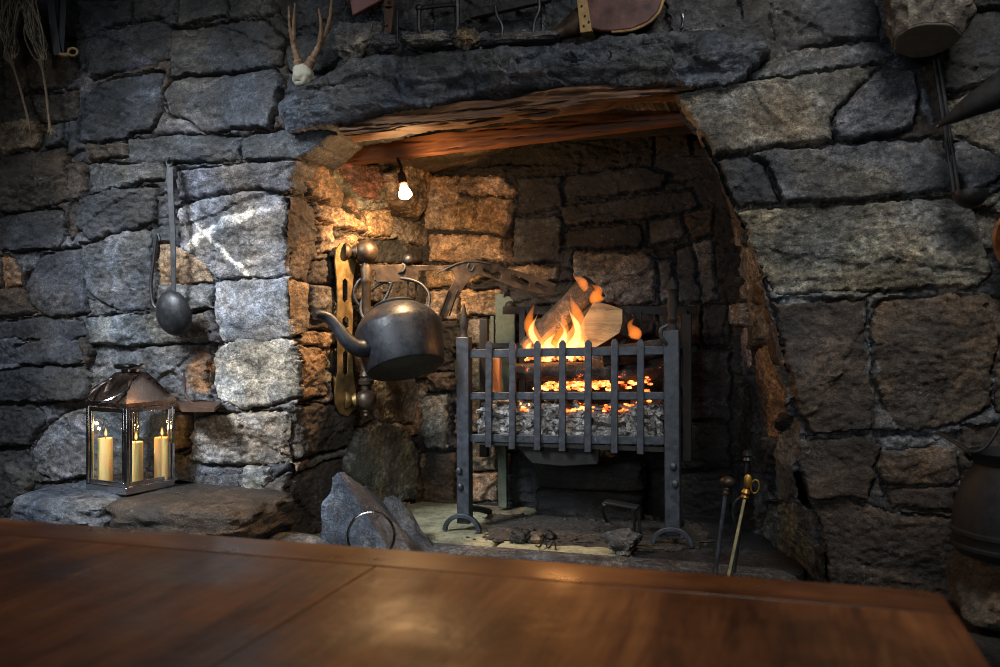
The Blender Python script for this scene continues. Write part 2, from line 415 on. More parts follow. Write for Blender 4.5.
    def build(s, name, mats, parent=None, loc=None, smooth=40, bevel=0, sub=0, attr=None):
        me = bpy.data.meshes.new(name); me.from_pydata(s.v, [], s.f)
        mats = mats if isinstance(mats, (list, tuple)) else [mats]
        for m in mats: me.materials.append(m)
        me.polygons.foreach_set('material_index', s.fm)
        bm = bmesh.new(); bm.from_mesh(me); bmesh.ops.recalc_face_normals(bm, faces=bm.faces); bm.to_mesh(me); bm.free()
        me.shade_smooth()
        if smooth < 180: me.set_sharp_from_angle(angle=math.radians(smooth))
        o = bpy.data.objects.new(name, me); COL.objects.link(o)
        if parent is not None: o.parent = parent
        if loc is not None: o.location = loc
        if bevel:
            b = o.modifiers.new('bevel', 'BEVEL'); b.width = bevel; b.segments = 2; b.limit_method = 'ANGLE'; b.angle_limit = math.radians(35)
        if sub:
            q = o.modifiers.new('sub', 'SUBSURF'); q.levels = sub; q.render_levels = sub
        return o

def shift(mb, loc):
    mb.v = [(v[0]-loc[0], v[1]-loc[1], v[2]-loc[2]) for v in mb.v]; return mb

def tag(o, label=None, cat=None, group=None, kind=None):
    if label: o['label'] = label
    if cat: o['category'] = cat
    if group: o['group'] = group
    if kind: o['kind'] = kind
    return o

def thing(name, label, cat, loc, group=None):
    o = bpy.data.objects.new(name, None); COL.objects.link(o); o.location = tuple(map(float, loc)); o.empty_display_size = .05
    return tag(o, label, cat, group)

def part(name, mb, mat, t, **kw):
    """mb is in world coordinates; t is the Empty (unrotated) it belongs to"""
    l = Vector((0, 0, 0)); q = t
    while q is not None: l = l+q.location; q = q.parent
    shift(mb, l)
    return mb.build(name, mat, t, **kw)

def solo(name, mb, mat, label, cat, loc, group=None, **kw):
    o = shift(mb, loc).build(name, mat, None, tuple(map(float, loc)), **kw)
    return tag(o, label, cat, group)

def smoothpath(pts, n=8):
    """Catmull-Rom through the points"""
    p = [np.array(q, float) for q in pts]; p = [2*p[0]-p[1]]+p+[2*p[-1]-p[-2]]; out = []
    for i in range(1, len(p)-2):
        for k in range(n):
            t = k/n
            out.append(.5*((2*p[i])+(-p[i-1]+p[i+1])*t+(2*p[i-1]-5*p[i]+4*p[i+1]-p[i+2])*t*t+(-p[i-1]+3*p[i]-3*p[i+1]+p[i+2])*t**3))
    out.append(p[-2]); return out
# ------------------------------------------------------------------ stone walls
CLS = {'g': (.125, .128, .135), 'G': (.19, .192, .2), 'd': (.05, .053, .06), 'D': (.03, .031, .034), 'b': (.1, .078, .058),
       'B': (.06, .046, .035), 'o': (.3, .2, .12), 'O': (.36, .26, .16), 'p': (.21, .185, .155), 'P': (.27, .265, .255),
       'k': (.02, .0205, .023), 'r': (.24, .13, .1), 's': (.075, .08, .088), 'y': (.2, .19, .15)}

def parse(txt, conv):
    out = []
    for ln in txt.strip().split('\n'):
        ln = ln.strip()
        if not ln: continue
        head, pts = ln.split('|'); h = head.split()
        q = [tuple(float(c) for c in p.split(',')) for p in pts.split()]
        out.append((np.array([conv(*p) for p in q]), h[0], float(h[1]) if len(h) > 1 else None))
    return out

def sdist(poly, x, y):
    """signed distance, positive inside"""
    n = len(poly); d = np.full(x.shape, 1e9); ins = np.zeros(x.shape, bool)
    for i in range(n):
        a = poly[i]; b = poly[(i+1) % n]; e = b-a
        t = np.clip(((x-a[0])*e[0]+(y-a[1])*e[1])/(e@e+1e-12), 0, 1)
        d = np.minimum(d, (x-a[0]-t*e[0])**2+(y-a[1]-t*e[1])**2)
        if a[1] != b[1]:
            c = ((a[1] > y) != (b[1] > y)) & (x < (b[0]-a[0])*(y-a[1])/(b[1]-a[1])+a[0])
            ins ^= c
    d = np.sqrt(d)
    return np.where(ins, d, -d)

def autostones(u0, u1, v0, v1, hmin, hmax, lmin, lmax, seed, cls='gdb'):
    rs = random.Random(seed); out = []; v = v0
    while v < v1:
        h = rs.uniform(hmin, hmax); u = u0-rs.random()*lmax
        while u < u1:
            l = rs.uniform(lmin, lmax); j = lambda: rs.uniform(-.12, .12)*h
            out.append((np.array([(u+j(), v+j()), (u+l/2, v+j()*.6), (u+l+j(), v+j()), (u+l+j(), v+h+j()), (u+l/2, v+h+j()*.6), (u+j(), v+h+j())]), rs.choice(cls), None))
            u += l
        v += h
    return out

def stone_field(name, pos, nrm, u0, u1, v0, v1, step, stones, auto=(), region=None, gap=.045, warp=.007, skirt=.2,
                gapcol=(.03, .026, .022), veins=(), stains=(), seed=0, rmax=.011, inset=-.0025, rough=1.0, mat=None, tint=None, edge=.05, lean=None):
    nu = int((u1-u0)/step)+1; nv = int((v1-v0)/step)+1
    uu, vv = np.meshgrid(np.linspace(u0, u1, nu), np.linspace(v0, v1, nv))
    wu = uu+warp*fbm(uu*22, vv*22, seed, 3, seed+1)+.4*warp*fbm(uu*90, vv*90, 0, 2, seed+9)
    wv = vv+warp*fbm(uu*22, vv*22, 5.5, 3, seed+2)+.4*warp*fbm(uu*90, vv*90, 3, 2, seed+8)
    E = np.full(uu.shape, -1.0); ID = np.full(uu.shape, -1)
    def put(lst, base, lim=None):
        for k, (poly, c, pr) in enumerate(lst):
            a = poly.min(0)-.06; b = poly.max(0)+.06
            i0 = max(0, int((a[0]-u0)/step)); i1 = min(nu, int((b[0]-u0)/step)+2)
            j0 = max(0, int((a[1]-v0)/step)); j1 = min(nv, int((b[1]-v0)/step)+2)
            if i0 >= i1 or j0 >= j1: continue
            s = np.s_[j0:j1, i0:i1]
            d = sdist(poly, wu[s], wv[s])-inset
            if lim is not None: d = np.minimum(d, lim[s])
            m = d > E[s]
            E[s] = np.where(m, d, E[s]); ID[s] = np.where(m, base+k, ID[s])
    put(stones, 0)
    lim = -E-.004
    put(auto, len(stones), lim)
    allst = list(stones)+list(auto)
    H = np.full(uu.shape, -gap)+.01*fbm(uu*30, vv*30, 1, 3, seed+3)
    C = np.empty(uu.shape+(3,)); C[:] = gapcol
    C *= (1+.5*fbm(uu*12, vv*12, 9, 3, seed+4))[..., None].clip(.4, 1.8)
    n_big = fbm(uu*5, vv*7, 2, 3, seed+5); n_mid = fbm(uu*20, vv*34, 3, 4, seed+6); n_fine = fbm(uu*70, vv*95, 4, 3, seed+7)
    ridg = 1-np.abs(fbm(uu*9, vv*16, 7, 4, seed+12))*1.6
    for k, (poly, c, pr) in enumerate(allst):
        a = poly.min(0)-.04; b = poly.max(0)+.04
        i0 = max(0, int((a[0]-u0)/step)); i1 = min(nu, int((b[0]-u0)/step)+2)
        j0 = max(0, int((a[1]-v0)/step)); j1 = min(nv, int((b[1]-v0)/step)+2)
        if i0 >= i1 or j0 >= j1: continue
        s = np.s_[j0:j1, i0:i1]
        mk = (ID[s] == k) & (E[s] > 0)
        if not mk.any(): continue
        rs = np.random.RandomState(seed*131+k)
        cu, cv = poly.mean(0); sz = poly.max(0)-poly.min(0); mn = min(sz)
        prot = pr if pr is not None else rs.uniform(.0, .014)
        r = min(rmax*rs.uniform(.7, 1.3), mn*.3)
        t = np.clip(E[s]/r, 0, 1); prof = np.sqrt(np.clip(1-(1-t)**2.6, 0, 1))
        U = (uu[s]-cu); V = (vv[s]-cv)
        pl = np.full(U.shape, 9.0)
        for _ in range(rs.randint(3, 6)):
            ax, az = rs.normal(0, .09, 2)
            pl = np.minimum(pl, ax*U+az*V+rs.uniform(-.002, .008))
        q = rs.uniform(.5, 1.25)*rough
        pl = np.clip(pl, -.02, .02)
        st = 0
        for _ in range(rs.randint(2, 5)):
            an_ = rs.normal(0, .5)+(math.pi/2 if rs.rand() < .25 else 0); off_ = rs.uniform(-.4, .4)*mn
            ln = -math.sin(an_)*U+math.cos(an_)*V-off_+.022*n_big[s]+.007*n_mid[s]
            st = st+rs.uniform(.003, .011)*(np.clip(ln/.0045+.5, 0, 1)-.5)*np.sign(rs.normal())
        h = prot+pl+q*(.0045*n_big[s]+.003*n_mid[s]+.0034*n_fine[s]+.004*(ridg[s].clip(.2, 1)-.5))+q*st
        hh = -gap+prof*(gap+h)
        H[s] = np.where(mk, hh, H[s])
        base_ = np.array(CLS[c])*rs.uniform(.75, 1.25)*np.array([rs.uniform(.95, 1.06), 1, rs.uniform(.94, 1.06)])
        col = base_*np.ones(U.shape+(1,))*(1+1.1*(np.clip(1-E[s]/.008, 0, 1)*np.clip(n_mid[s]*2+.5, 0, 1)))[..., None]   # worn pale edges
        cc = C[s]; cc[mk] = col[mk]; C[s] = cc
    for (pts, w, col) in veins:
        d = np.full(uu.shape, 1e9)
        for a, b in zip(pts[:-1], pts[1:]):
            e = b-a; t = np.clip(((wu-a[0])*e[0]+(wv-a[1])*e[1])/(e@e), 0, 1)
            d = np.minimum(d, np.hypot(wu-a[0]-t*e[0], wv-a[1]-t*e[1]))
        f = np.clip((w*(1+.5*n_mid)-d)/(.3*w), 0, 1)[..., None]*.9
        f = f*(E > 0)[..., None]
        C = C*(1-f)+np.array(col)*f; H = H+.003*f[..., 0]
    for (c, ru, rv, col, amt) in stains:
        d = np.hypot((wu-c[0])/ru, (wv-c[1])/rv)+.35*n_mid+.25*n_big
        f = (np.clip((1.1-d)/.5, 0, 1)*amt)[..., None]
        C = C*(1-f)+np.array(col)*f
    if tint is not None: C = C*tint(uu, vv)[..., None]
    keep = np.ones(uu.shape, bool)
    if region is not None:
        rd = sdist(np.array(region), wu, wv)
        keep = rd > 0
        ring = keep & (rd < .9*step)
        rr_ = np.where(ring, 0, rd)
        H = np.where(keep, np.minimum(H, -min(gap, edge)+np.clip(rr_/.012, 0, 1)**.5*(H+min(gap, edge))), -(skirt(vv) if callable(skirt) else skirt))
    if region is not None:      # lay the edge of the cut-out on its outline
        gv, gu = np.gradient(rd, (v1-v0)/(nv-1), (u1-u0)/(nu-1)); gm = gu*gu+gv*gv+1e-6
        near = ring | ((~keep) & (rd > -3*step))
        uu = np.where(near, uu-rd*gu/gm, uu); vv = np.where(near, vv-rd*gv/gm, vv)
    if lean is not None: uu = np.where(keep, uu, uu+lean(vv))
    B = pos(uu, vv); nn = np.array(nrm, float)
    V3 = B+H[..., None]*nn
    idx = np.arange(nu*nv).reshape(nv, nu)
    q = np.stack([idx[:-1, :-1], idx[:-1, 1:], idx[1:, 1:], idx[1:, :-1]], -1).reshape(-1, 4)
    kf = keep.reshape(-1)[q].any(1); q = q[kf]
    used = np.unique(q); rm = np.full(nu*nv, -1); rm[used] = np.arange(len(used)); q = rm[q]
    # face towards the outside
    v0_, v1_, v3_ = [V3.reshape(-1, 3)[used][q[0][i]] for i in (0, 1, 3)]
    tri = np.cross(B[0, 1]-B[0, 0], B[1, 0]-B[0, 0])
    if tri @ nn < 0: q = q[:, ::-1]
    me = bpy.data.meshes.new(name)
    me.vertices.add(len(used)); me.vertices.foreach_set('co', V3.reshape(-1, 3)[used].ravel())
    me.loops.add(q.size); me.loops.foreach_set('vertex_index', q.ravel().astype(np.int32))
    me.polygons.add(len(q)); me.polygons.foreach_set('loop_start', np.arange(0, q.size, 4, dtype=np.int32))
    me.update(calc_edges=True); me.validate()
    at = me.color_attributes.new('Col', 'FLOAT_COLOR', 'POINT')
    cc = np.ones((len(used), 4)); cc[:, :3] = C.reshape(-1, 3)[used].clip(0, 1.4); at.data.foreach_set('color', cc.ravel())
    me.materials.append(mat or M['wall']); me.shade_smooth()
    if region is not None: me.set_sharp_from_angle(angle=math.radians(58))
    o = bpy.data.objects.new(name, me); COL.objects.link(o)
    return o

F = lambda px, py: tuple(P(px, py, YW)[[0, 2]])      # picture -> wall face (x, z)

LEFT = """
d | 76,0 128,0 131,19 110,25 92,34 77,33
d | 132,-14 174,-14 174,12 160,17 133,22
d | 177,-10 222,-10 226,14 200,21 179,26
s | 227,-10 262,-10 258,13 229,18
d 0.014 | 86,42 110,30 155,20 168,26 166,58 128,68 90,78 87,60
d 0.019 | 171,30 205,27 262,19 283,38 279,64 230,73 172,78
s .016 | 164,95 172,80 230,76 275,69 282,88 272,128 235,127 210,133 185,118 168,115
d .012 | 96,85 130,76 162,72 158,95 162,112 150,128 120,138 78,141 82,105
d 0.019 | 127,142 160,137 200,134 238,137 240,158 205,162 170,163 130,164
b | 85,145 125,142 127,156 87,160
g .01 | 86,163 126,165 165,162 166,178 125,186 88,192
B 0.012 | 0,157 40,150 66,146 66,200 30,210 0,213
B | 68,162 84,163 84,190 75,237 70,240 68,200
d 0.017 | 78,197 110,190 155,188 154,222 120,230 88,240 76,225
d 0.015 | 0,217 30,212 62,210 66,235 58,248 20,252 0,250
o | 0,258 15,262 22,278 20,285 0,288
g .01 | 83,245 120,232 148,230 152,280 148,308 118,312 86,290 81,260
s 0.014 | 28,285 36,260 55,252 79,248 83,285 88,312 70,316 40,315 30,300
B | -10,290 22,288 36,312 20,316 -10,317
o -.005 | 157,243 165,245 175,248 205,265 211,281 180,284 155,283
G .015 | 176,208 200,200 245,193 284,195 286,276 250,278 218,278 210,272 192,255 176,248
g .018 | 178,172 215,168 250,164 300,162 303,186 285,191 250,189 200,195 177,199
s 0.019 | 243,140 275,132 320,126 336,134 330,157 300,160 245,161
g .005 | 155,287 178,286 212,285 210,309 180,311 150,311
G .015 | 216,282 250,280 287,278 291,338 250,341 220,340 214,310
g .01 | 87,319 120,316 200,313 208,325 206,342 150,344 90,344
d | -10,322 40,319 80,321 85,335 60,342 15,338 -10,337
d 0.012 | 15,347 45,340 78,340 84,360 75,365 20,364 13,357
g 0 | 92,348 150,347 209,345 206,370 208,400 170,408 150,405 120,401 92,405
P 0.014 | 211,360 215,346 240,340 291,342 299,370 298,396 270,406 240,408 213,396
d 0.019 | -10,374 30,368 75,368 90,375 85,400 40,402 -10,402
b 0.012 | 173,412 190,414 188,448 173,452
p .015 | 195,420 215,414 286,412 284,462 230,464 190,462
D 0.012 | -10,407 35,406 45,420 30,445 -10,447
g 0.012 | 46,427 70,411 92,409 120,410 165,412 168,455 150,478 90,475 55,480 36,470 33,450
D | -10,452 28,450 30,485 20,530 -10,530
P 0.019 | 246,466 268,468 266,490 246,507
b 0.031 | 268,485 292,470 292,548 262,548
g | 195,520 240,510 262,518 260,550 195,550
d | 35,485 190,485 190,550 20,550
b 0.012 | 0,40 70,40 75,75 65,85 0,96
B | 0,100 76,90 76,118 0,126
o 0.019 | 0,122 30,118 43,130 35,145 0,155
D | 0,-10 70,-10 70,36 0,36
"""
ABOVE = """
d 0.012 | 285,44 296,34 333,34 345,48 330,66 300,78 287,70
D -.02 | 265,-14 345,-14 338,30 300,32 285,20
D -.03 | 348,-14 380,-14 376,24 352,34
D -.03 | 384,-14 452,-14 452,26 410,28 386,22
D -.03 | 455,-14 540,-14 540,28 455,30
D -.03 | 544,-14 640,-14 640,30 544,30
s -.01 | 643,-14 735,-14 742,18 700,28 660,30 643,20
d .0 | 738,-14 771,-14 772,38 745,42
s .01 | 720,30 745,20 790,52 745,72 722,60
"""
RIGHT = """
y .03 | 675,96 735,84 758,82 830,73 880,65 850,95 828,122 836,141 800,145 762,149 712,154 690,122
g .042 | 883,65 895,63 915,73 918,100 912,127 880,137 839,140 832,122 853,97
d .02 | 713,162 745,155 764,165 771,185 775,203 740,206 726,187
g .03 | 749,154 850,146 905,141 944,140 950,188 905,194 828,202 780,203 776,184 769,164
y 0.025 | 737,212 790,208 828,208 900,201 948,198 974,215 985,245 991,274 978,287 930,285 870,291 776,292 757,260
d 0.012 | 775,-14 870,-14 880,20 878,36 840,41 790,49 776,44
g 0.019 | 737,80 760,62 790,52 870,42 892,46 895,57 860,67 800,76 752,79
d 0.012 | 943,65 955,15 1010,8 1010,68 985,84 945,92
D | 900,-14 1010,-14 1010,5 955,12 930,40
p 0 | 945,103 990,86 1015,96 1015,160 985,148 966,139 955,130
g 0.012 | 957,142 985,151 1015,163 990,184 966,190 952,168
y | 977,205 1015,183 1015,238 987,240
B 0.022 | 771,304 862,302 865,340 872,390 874,431 812,431 796,400 781,350
b 0.022 | 872,310 885,299 990,297 995,340 990,404 960,424 900,431 882,400 873,370
p .01 | 876,431 879,407 889,412 898,429
B 0.019 | 802,442 868,438 880,445 875,470 869,497 800,496 798,470
b 0.019 | 882,451 955,448 960,478 950,484 886,484 880,470
B 0.012 | 886,488 955,488 958,511 890,505
B 0.025 | 812,506 850,501 880,513 955,521 960,600 900,610 825,610 816,545
b 0.012 | 965,300 1015,297 1015,420 998,410 999,340
B .01 | 962,430 1015,425 1015,520 966,520
b 0.012 | 964,526 1015,526 1015,640 964,640
y .0 | 790,295 868,293 860,300 780,302
"""
opening = [(338, 118), (336, 134), (304, 160), (287, 195), (288, 275), (292, 340), (299, 365), (299, 395), (290, 410), (290, 600)]
openR = [(832, 600), (826, 560), (812, 505), (797, 470), (800, 437), (795, 400), (780, 350), (770, 300), (757, 265), (737, 210), (724, 186), (711, 155), (690, 122), (672, 95)]
XL, XR, ZB, ZT = -2.95, .8, .2, 2.5
lo = [F(*p) for p in opening]; ro = [F(*p) for p in openR]
# wall round the opening: one outline per side of the fireplace
reg_left = [(XL-.1, ZB-.1), (XL-.1, ZT+.1), (-1.02, ZT+.1), (-1.02, F(338, 118)[1]+.0)]+lo[:-1]+[(lo[-1][0], ZB-.1)]
reg_right = [(XR+.1, ZT+.1), (-1.02, ZT+.1), (-1.02, F(500, 88)[1]), ro[-1]]+ro[::-1][1:-1]+[(ro[0][0], ZB-.1), (XR+.1, ZB-.1)]
posF = lambda u, v: np.stack([u, np.full(u.shape, YW), v], -1)
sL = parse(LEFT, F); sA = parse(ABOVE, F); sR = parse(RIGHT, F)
vein = lambda w, col, *p: ([np.array(F(*q)) for q in p], w, col)
stain = lambda px, py, rx, ry, col, a: (F(px, py), rx, ry, col, a)
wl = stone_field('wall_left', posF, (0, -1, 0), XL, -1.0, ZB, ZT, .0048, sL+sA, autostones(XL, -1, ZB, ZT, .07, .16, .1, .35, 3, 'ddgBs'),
    region=reg_left, seed=11, gap=.028, skirt=.22, edge=.01, lean=lambda v: np.where(v > 1.6, 0, -.1),
    veins=[vein(.018, (1.0, .98, .94), (186, 247), (206, 234), (225, 222), (250, 214)), vein(.008, (.85, .83, .8), (208, 235), (228, 255), (250, 276)), vein(.006, (.6, .59, .56), (206, 234), (192, 220))],
    stains=[stain(200, 372, .05, .075, (.22, .1, .03), .85), stain(200, 322, .05, .06, (.07, .045, .025), .7), stain(240, 437, .12, .05, (.24, .2, .17), .4)])
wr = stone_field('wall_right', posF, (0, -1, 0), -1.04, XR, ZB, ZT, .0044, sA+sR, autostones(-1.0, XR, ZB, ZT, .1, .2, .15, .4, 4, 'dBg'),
    region=reg_right, seed=23, gap=.02, gapcol=(.13, .136, .145),
    veins=[vein(.012, (.2, .23, .26), (780, 297), (860, 296), (900, 294)), vein(.012, (.17, .2, .23), (866, 302), (869, 350), (876, 395)), vein(.012, (.2, .23, .25), (922, 95), (930, 125))],
    stains=[stain(812, 107, .04, .04, (.38, .37, .34), .8), stain(930, 225, .16, .07, (.3, .3, .29), .5), stain(800, 270, .12, .03, (.3, .28, .2), .5), stain(860, 250, .08, .05, (.28, .27, .2), .5)])

# ---- the firebox
JA, JB = (-1.529, 2.65), (-1.36, 3.45); YB = 3.45
jl = math.hypot(JB[0]-JA[0], JB[1]-JA[1]); jd = ((JB[0]-JA[0])/jl, (JB[1]-JA[1])/jl); jn = (jd[1], -jd[0], 0)
def FJ(px, py):
    q = PJ(px, py, JA, JB); return ((q[0]-JA[0])*jd[0]+(q[1]-JA[1])*jd[1], q[2])
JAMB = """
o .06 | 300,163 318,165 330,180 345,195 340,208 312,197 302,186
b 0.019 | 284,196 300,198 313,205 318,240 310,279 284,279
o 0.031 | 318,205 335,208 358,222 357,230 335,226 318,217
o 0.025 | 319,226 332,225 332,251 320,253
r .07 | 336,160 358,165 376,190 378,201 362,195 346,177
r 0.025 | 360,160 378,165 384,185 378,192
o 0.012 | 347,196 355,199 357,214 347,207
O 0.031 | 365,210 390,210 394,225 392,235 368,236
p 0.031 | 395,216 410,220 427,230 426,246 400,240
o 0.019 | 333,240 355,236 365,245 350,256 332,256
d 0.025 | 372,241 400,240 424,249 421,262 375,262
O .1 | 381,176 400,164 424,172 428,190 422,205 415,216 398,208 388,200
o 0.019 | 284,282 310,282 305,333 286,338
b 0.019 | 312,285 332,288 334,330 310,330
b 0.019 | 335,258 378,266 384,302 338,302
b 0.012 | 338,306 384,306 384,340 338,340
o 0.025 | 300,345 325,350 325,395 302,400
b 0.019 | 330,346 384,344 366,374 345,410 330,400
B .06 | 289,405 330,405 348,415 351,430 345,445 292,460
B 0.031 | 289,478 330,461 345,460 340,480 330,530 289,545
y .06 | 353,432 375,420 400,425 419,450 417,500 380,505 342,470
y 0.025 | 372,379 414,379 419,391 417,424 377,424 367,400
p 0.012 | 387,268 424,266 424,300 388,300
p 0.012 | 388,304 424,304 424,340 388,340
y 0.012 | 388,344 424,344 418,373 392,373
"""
sJ = [(p, c, (None if r is None else r*.45)) for p, c, r in parse(JAMB, FJ)]
posJ = lambda u, v: np.stack([JA[0]+u*jd[0], JA[1]+u*jd[1], v], -1)
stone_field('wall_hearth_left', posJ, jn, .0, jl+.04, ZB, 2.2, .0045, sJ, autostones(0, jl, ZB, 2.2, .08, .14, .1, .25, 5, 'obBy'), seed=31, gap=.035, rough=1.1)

FB = lambda px, py: tuple(P(px, py, YB)[[0, 2]])
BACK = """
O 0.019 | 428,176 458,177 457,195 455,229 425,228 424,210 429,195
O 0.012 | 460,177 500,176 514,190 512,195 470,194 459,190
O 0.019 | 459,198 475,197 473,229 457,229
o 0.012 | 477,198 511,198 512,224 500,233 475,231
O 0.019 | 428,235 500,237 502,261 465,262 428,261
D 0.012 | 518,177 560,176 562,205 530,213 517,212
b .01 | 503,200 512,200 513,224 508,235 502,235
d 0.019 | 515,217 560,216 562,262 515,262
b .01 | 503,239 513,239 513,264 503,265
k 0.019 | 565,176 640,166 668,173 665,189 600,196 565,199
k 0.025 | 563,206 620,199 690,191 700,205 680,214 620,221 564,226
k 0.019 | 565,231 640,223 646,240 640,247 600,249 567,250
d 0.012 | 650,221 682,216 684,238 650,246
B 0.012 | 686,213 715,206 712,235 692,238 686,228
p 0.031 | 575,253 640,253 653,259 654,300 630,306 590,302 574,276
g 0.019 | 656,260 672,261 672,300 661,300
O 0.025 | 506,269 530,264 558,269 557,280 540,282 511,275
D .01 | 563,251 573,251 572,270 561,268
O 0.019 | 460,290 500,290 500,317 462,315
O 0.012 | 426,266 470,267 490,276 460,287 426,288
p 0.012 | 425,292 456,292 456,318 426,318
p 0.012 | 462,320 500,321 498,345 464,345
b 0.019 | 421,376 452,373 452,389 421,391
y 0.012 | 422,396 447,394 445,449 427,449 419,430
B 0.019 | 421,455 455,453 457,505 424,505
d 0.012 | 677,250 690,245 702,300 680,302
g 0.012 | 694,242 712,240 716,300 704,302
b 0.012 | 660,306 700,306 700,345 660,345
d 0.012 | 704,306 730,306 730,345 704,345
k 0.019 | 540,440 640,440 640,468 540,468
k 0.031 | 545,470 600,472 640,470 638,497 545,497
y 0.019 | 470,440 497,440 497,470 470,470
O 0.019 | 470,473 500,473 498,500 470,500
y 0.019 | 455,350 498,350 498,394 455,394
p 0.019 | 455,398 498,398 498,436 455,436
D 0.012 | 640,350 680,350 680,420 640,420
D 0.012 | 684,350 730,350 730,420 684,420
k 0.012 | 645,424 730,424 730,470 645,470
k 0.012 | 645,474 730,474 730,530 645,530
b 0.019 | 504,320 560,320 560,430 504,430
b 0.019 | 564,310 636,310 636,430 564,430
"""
sB = parse(BACK, FB)
posB = lambda u, v: np.stack([u, np.full(u.shape, YB), v], -1)
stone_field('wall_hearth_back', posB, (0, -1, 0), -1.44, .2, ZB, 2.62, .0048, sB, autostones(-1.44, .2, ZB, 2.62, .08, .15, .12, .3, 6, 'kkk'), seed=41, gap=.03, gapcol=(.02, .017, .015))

# right reveal: ruled between the leaning front arris and the straight back corner
rz = np.array([q[1] for q in ro]); rx = np.array([q[0] for q in ro]); od = np.argsort(rz)
frontx = lambda z: np.interp(z, rz[od], rx[od])
XBR = -.11
def FR(px, py):
    z = 1.0
    for _ in range(6):
        q = PJ(px, py, (float(frontx(z)), YW), (XBR, YB)); z = q[2]
    return (q[1]-YW, q[2])
REVEAL = """
P 0.012 | 717,252 735,247 748,285 745,298 719,300
P 0.019 | 716,305 745,304 748,324 716,327
G 0.019 | 750,306 764,306 769,335 753,344
G 0.012 | 717,331 731,328 744,370 735,379 723,360
P 0.012 | 736,328 749,328 751,374 743,378
o 0.025 | 754,351 769,347 784,395 779,438 766,434 756,380
d 0.019 | 713,381 734,383 734,430 714,430
d 0.019 | 739,387 751,384 756,430 741,430
P 0.031 | 775,450 789,418 796,425 800,440 796,465 794,497 771,498 770,460
y 0.031 | 766,505 796,504 812,545 815,580 760,580 756,545
"""
sV = [(p, c, r*.2) for p, c, r in parse(REVEAL, FR)]
def posR(u, v):
    fx = frontx(v); t = u/(YB-YW)
    return np.stack([fx*(1-t)+XBR*t, YW+u, v], -1)
stone_field('wall_hearth_right', posR, (-.95, -.3, 0), .0, .84, ZB, 2.62, .0045, sV, autostones(0, .84, ZB, 2.62, .08, .16, .1, .25, 7, 'dDBg'), seed=51, gap=.02, rough=1.2, skirt=.1)
for o in list(COL.objects): tag(o, kind='structure')

# ---- unseen slab added to keep world light out of the flue; hearth's stone ceiling
mb = MB().box((-.7, 3.02, 2.68), (2.0, 1.1, .12)); tag(mb.build('flue_light_cap', M['soot']), kind='structure')
mb = MB().blob((-1.24, 3.37, 1.875), (.66, .42, .2), 26, .06, 3, 5, 9, facet=3); tag(mb.build('ceiling_hearth', M['tanstone']), kind='structure')
mb = MB().box((-.8, 3.19, 2.24), (1.8, .05, .84)); tag(mb.build('wall_flue_front', M['soot']), kind='structure')
mb = MB().box((-.85, 2.96, 1.985), (1.3, .48, .06)); tag(mb.build('beam_light_cover', M['soot']), kind='structure')  # slab added above the beams so no world light shows between them
# floor of the room, step and hearth
mb = MB().box((-1.0, 1.3, -.05), (5.5, 4.6, .1)); tag(mb.build('floor', M['mortar']), kind='structure')
# ------------------------------------------------------------------ step, hearth, ledge
ZH = .425
def slab(mb, c, size, n, amp, seed, power=14, freq=3): return mb.blob(c, size, n, amp, freq, seed, power)
tag(slab(MB(), (-.72, 2.3, .18), (2.3, .9, .36), 30, .012, 3).build('floor_step', M['greystone']), kind='structure')
for k, (x0, x1, nm, mt) in enumerate(((-1.56, -.87, 'floor_hearth', M['hearth']), (-.865, -.42, 'floor_hearth_middle', M['hearth']), (-.415, .1, 'floor_hearth_side', M['soot']))):
    h = MB(); slab(h, ((x0+x1)/2, 3.13, ZH-.06), (x1-x0, .72, .125), 22, .012, 20+k, 16)
    tag(h.build(nm, mt), kind='structure')
# kerb stone along the hearth
tag(slab(MB(), (-.73, 2.755, .375), (1.6, .09, .11), 40, .02, 8, 10).build('trim_1', M['greystone']), kind='structure')
# stone ledge under the lantern
lg = MB()
slab(lg, (-2.12, 2.45, .55), (.36, .42, .14), 26, .05, 31, 5)
solo('ledge_stone', lg, M['slate'], 'blue grey ledge stone left of the brown one, under the lantern', 'stone', (-2.12, 2.45, .48), sub=0)
lg = MB(); slab(lg, (-1.73, 2.47, .545), (.5, .4, .14), 26, .045, 37, 5)
solo('ledge_stone', lg, M['brownstone'], 'dark brown ledge stone sticking out right of the lantern', 'stone', (-1.73, 2.47, .475))
tag(slab(MB(), (-1.95, 2.48, .36), (1.3, .34, .26), 30, .03, 38, 6).build('wall_footing', M['greystone']), kind='structure')

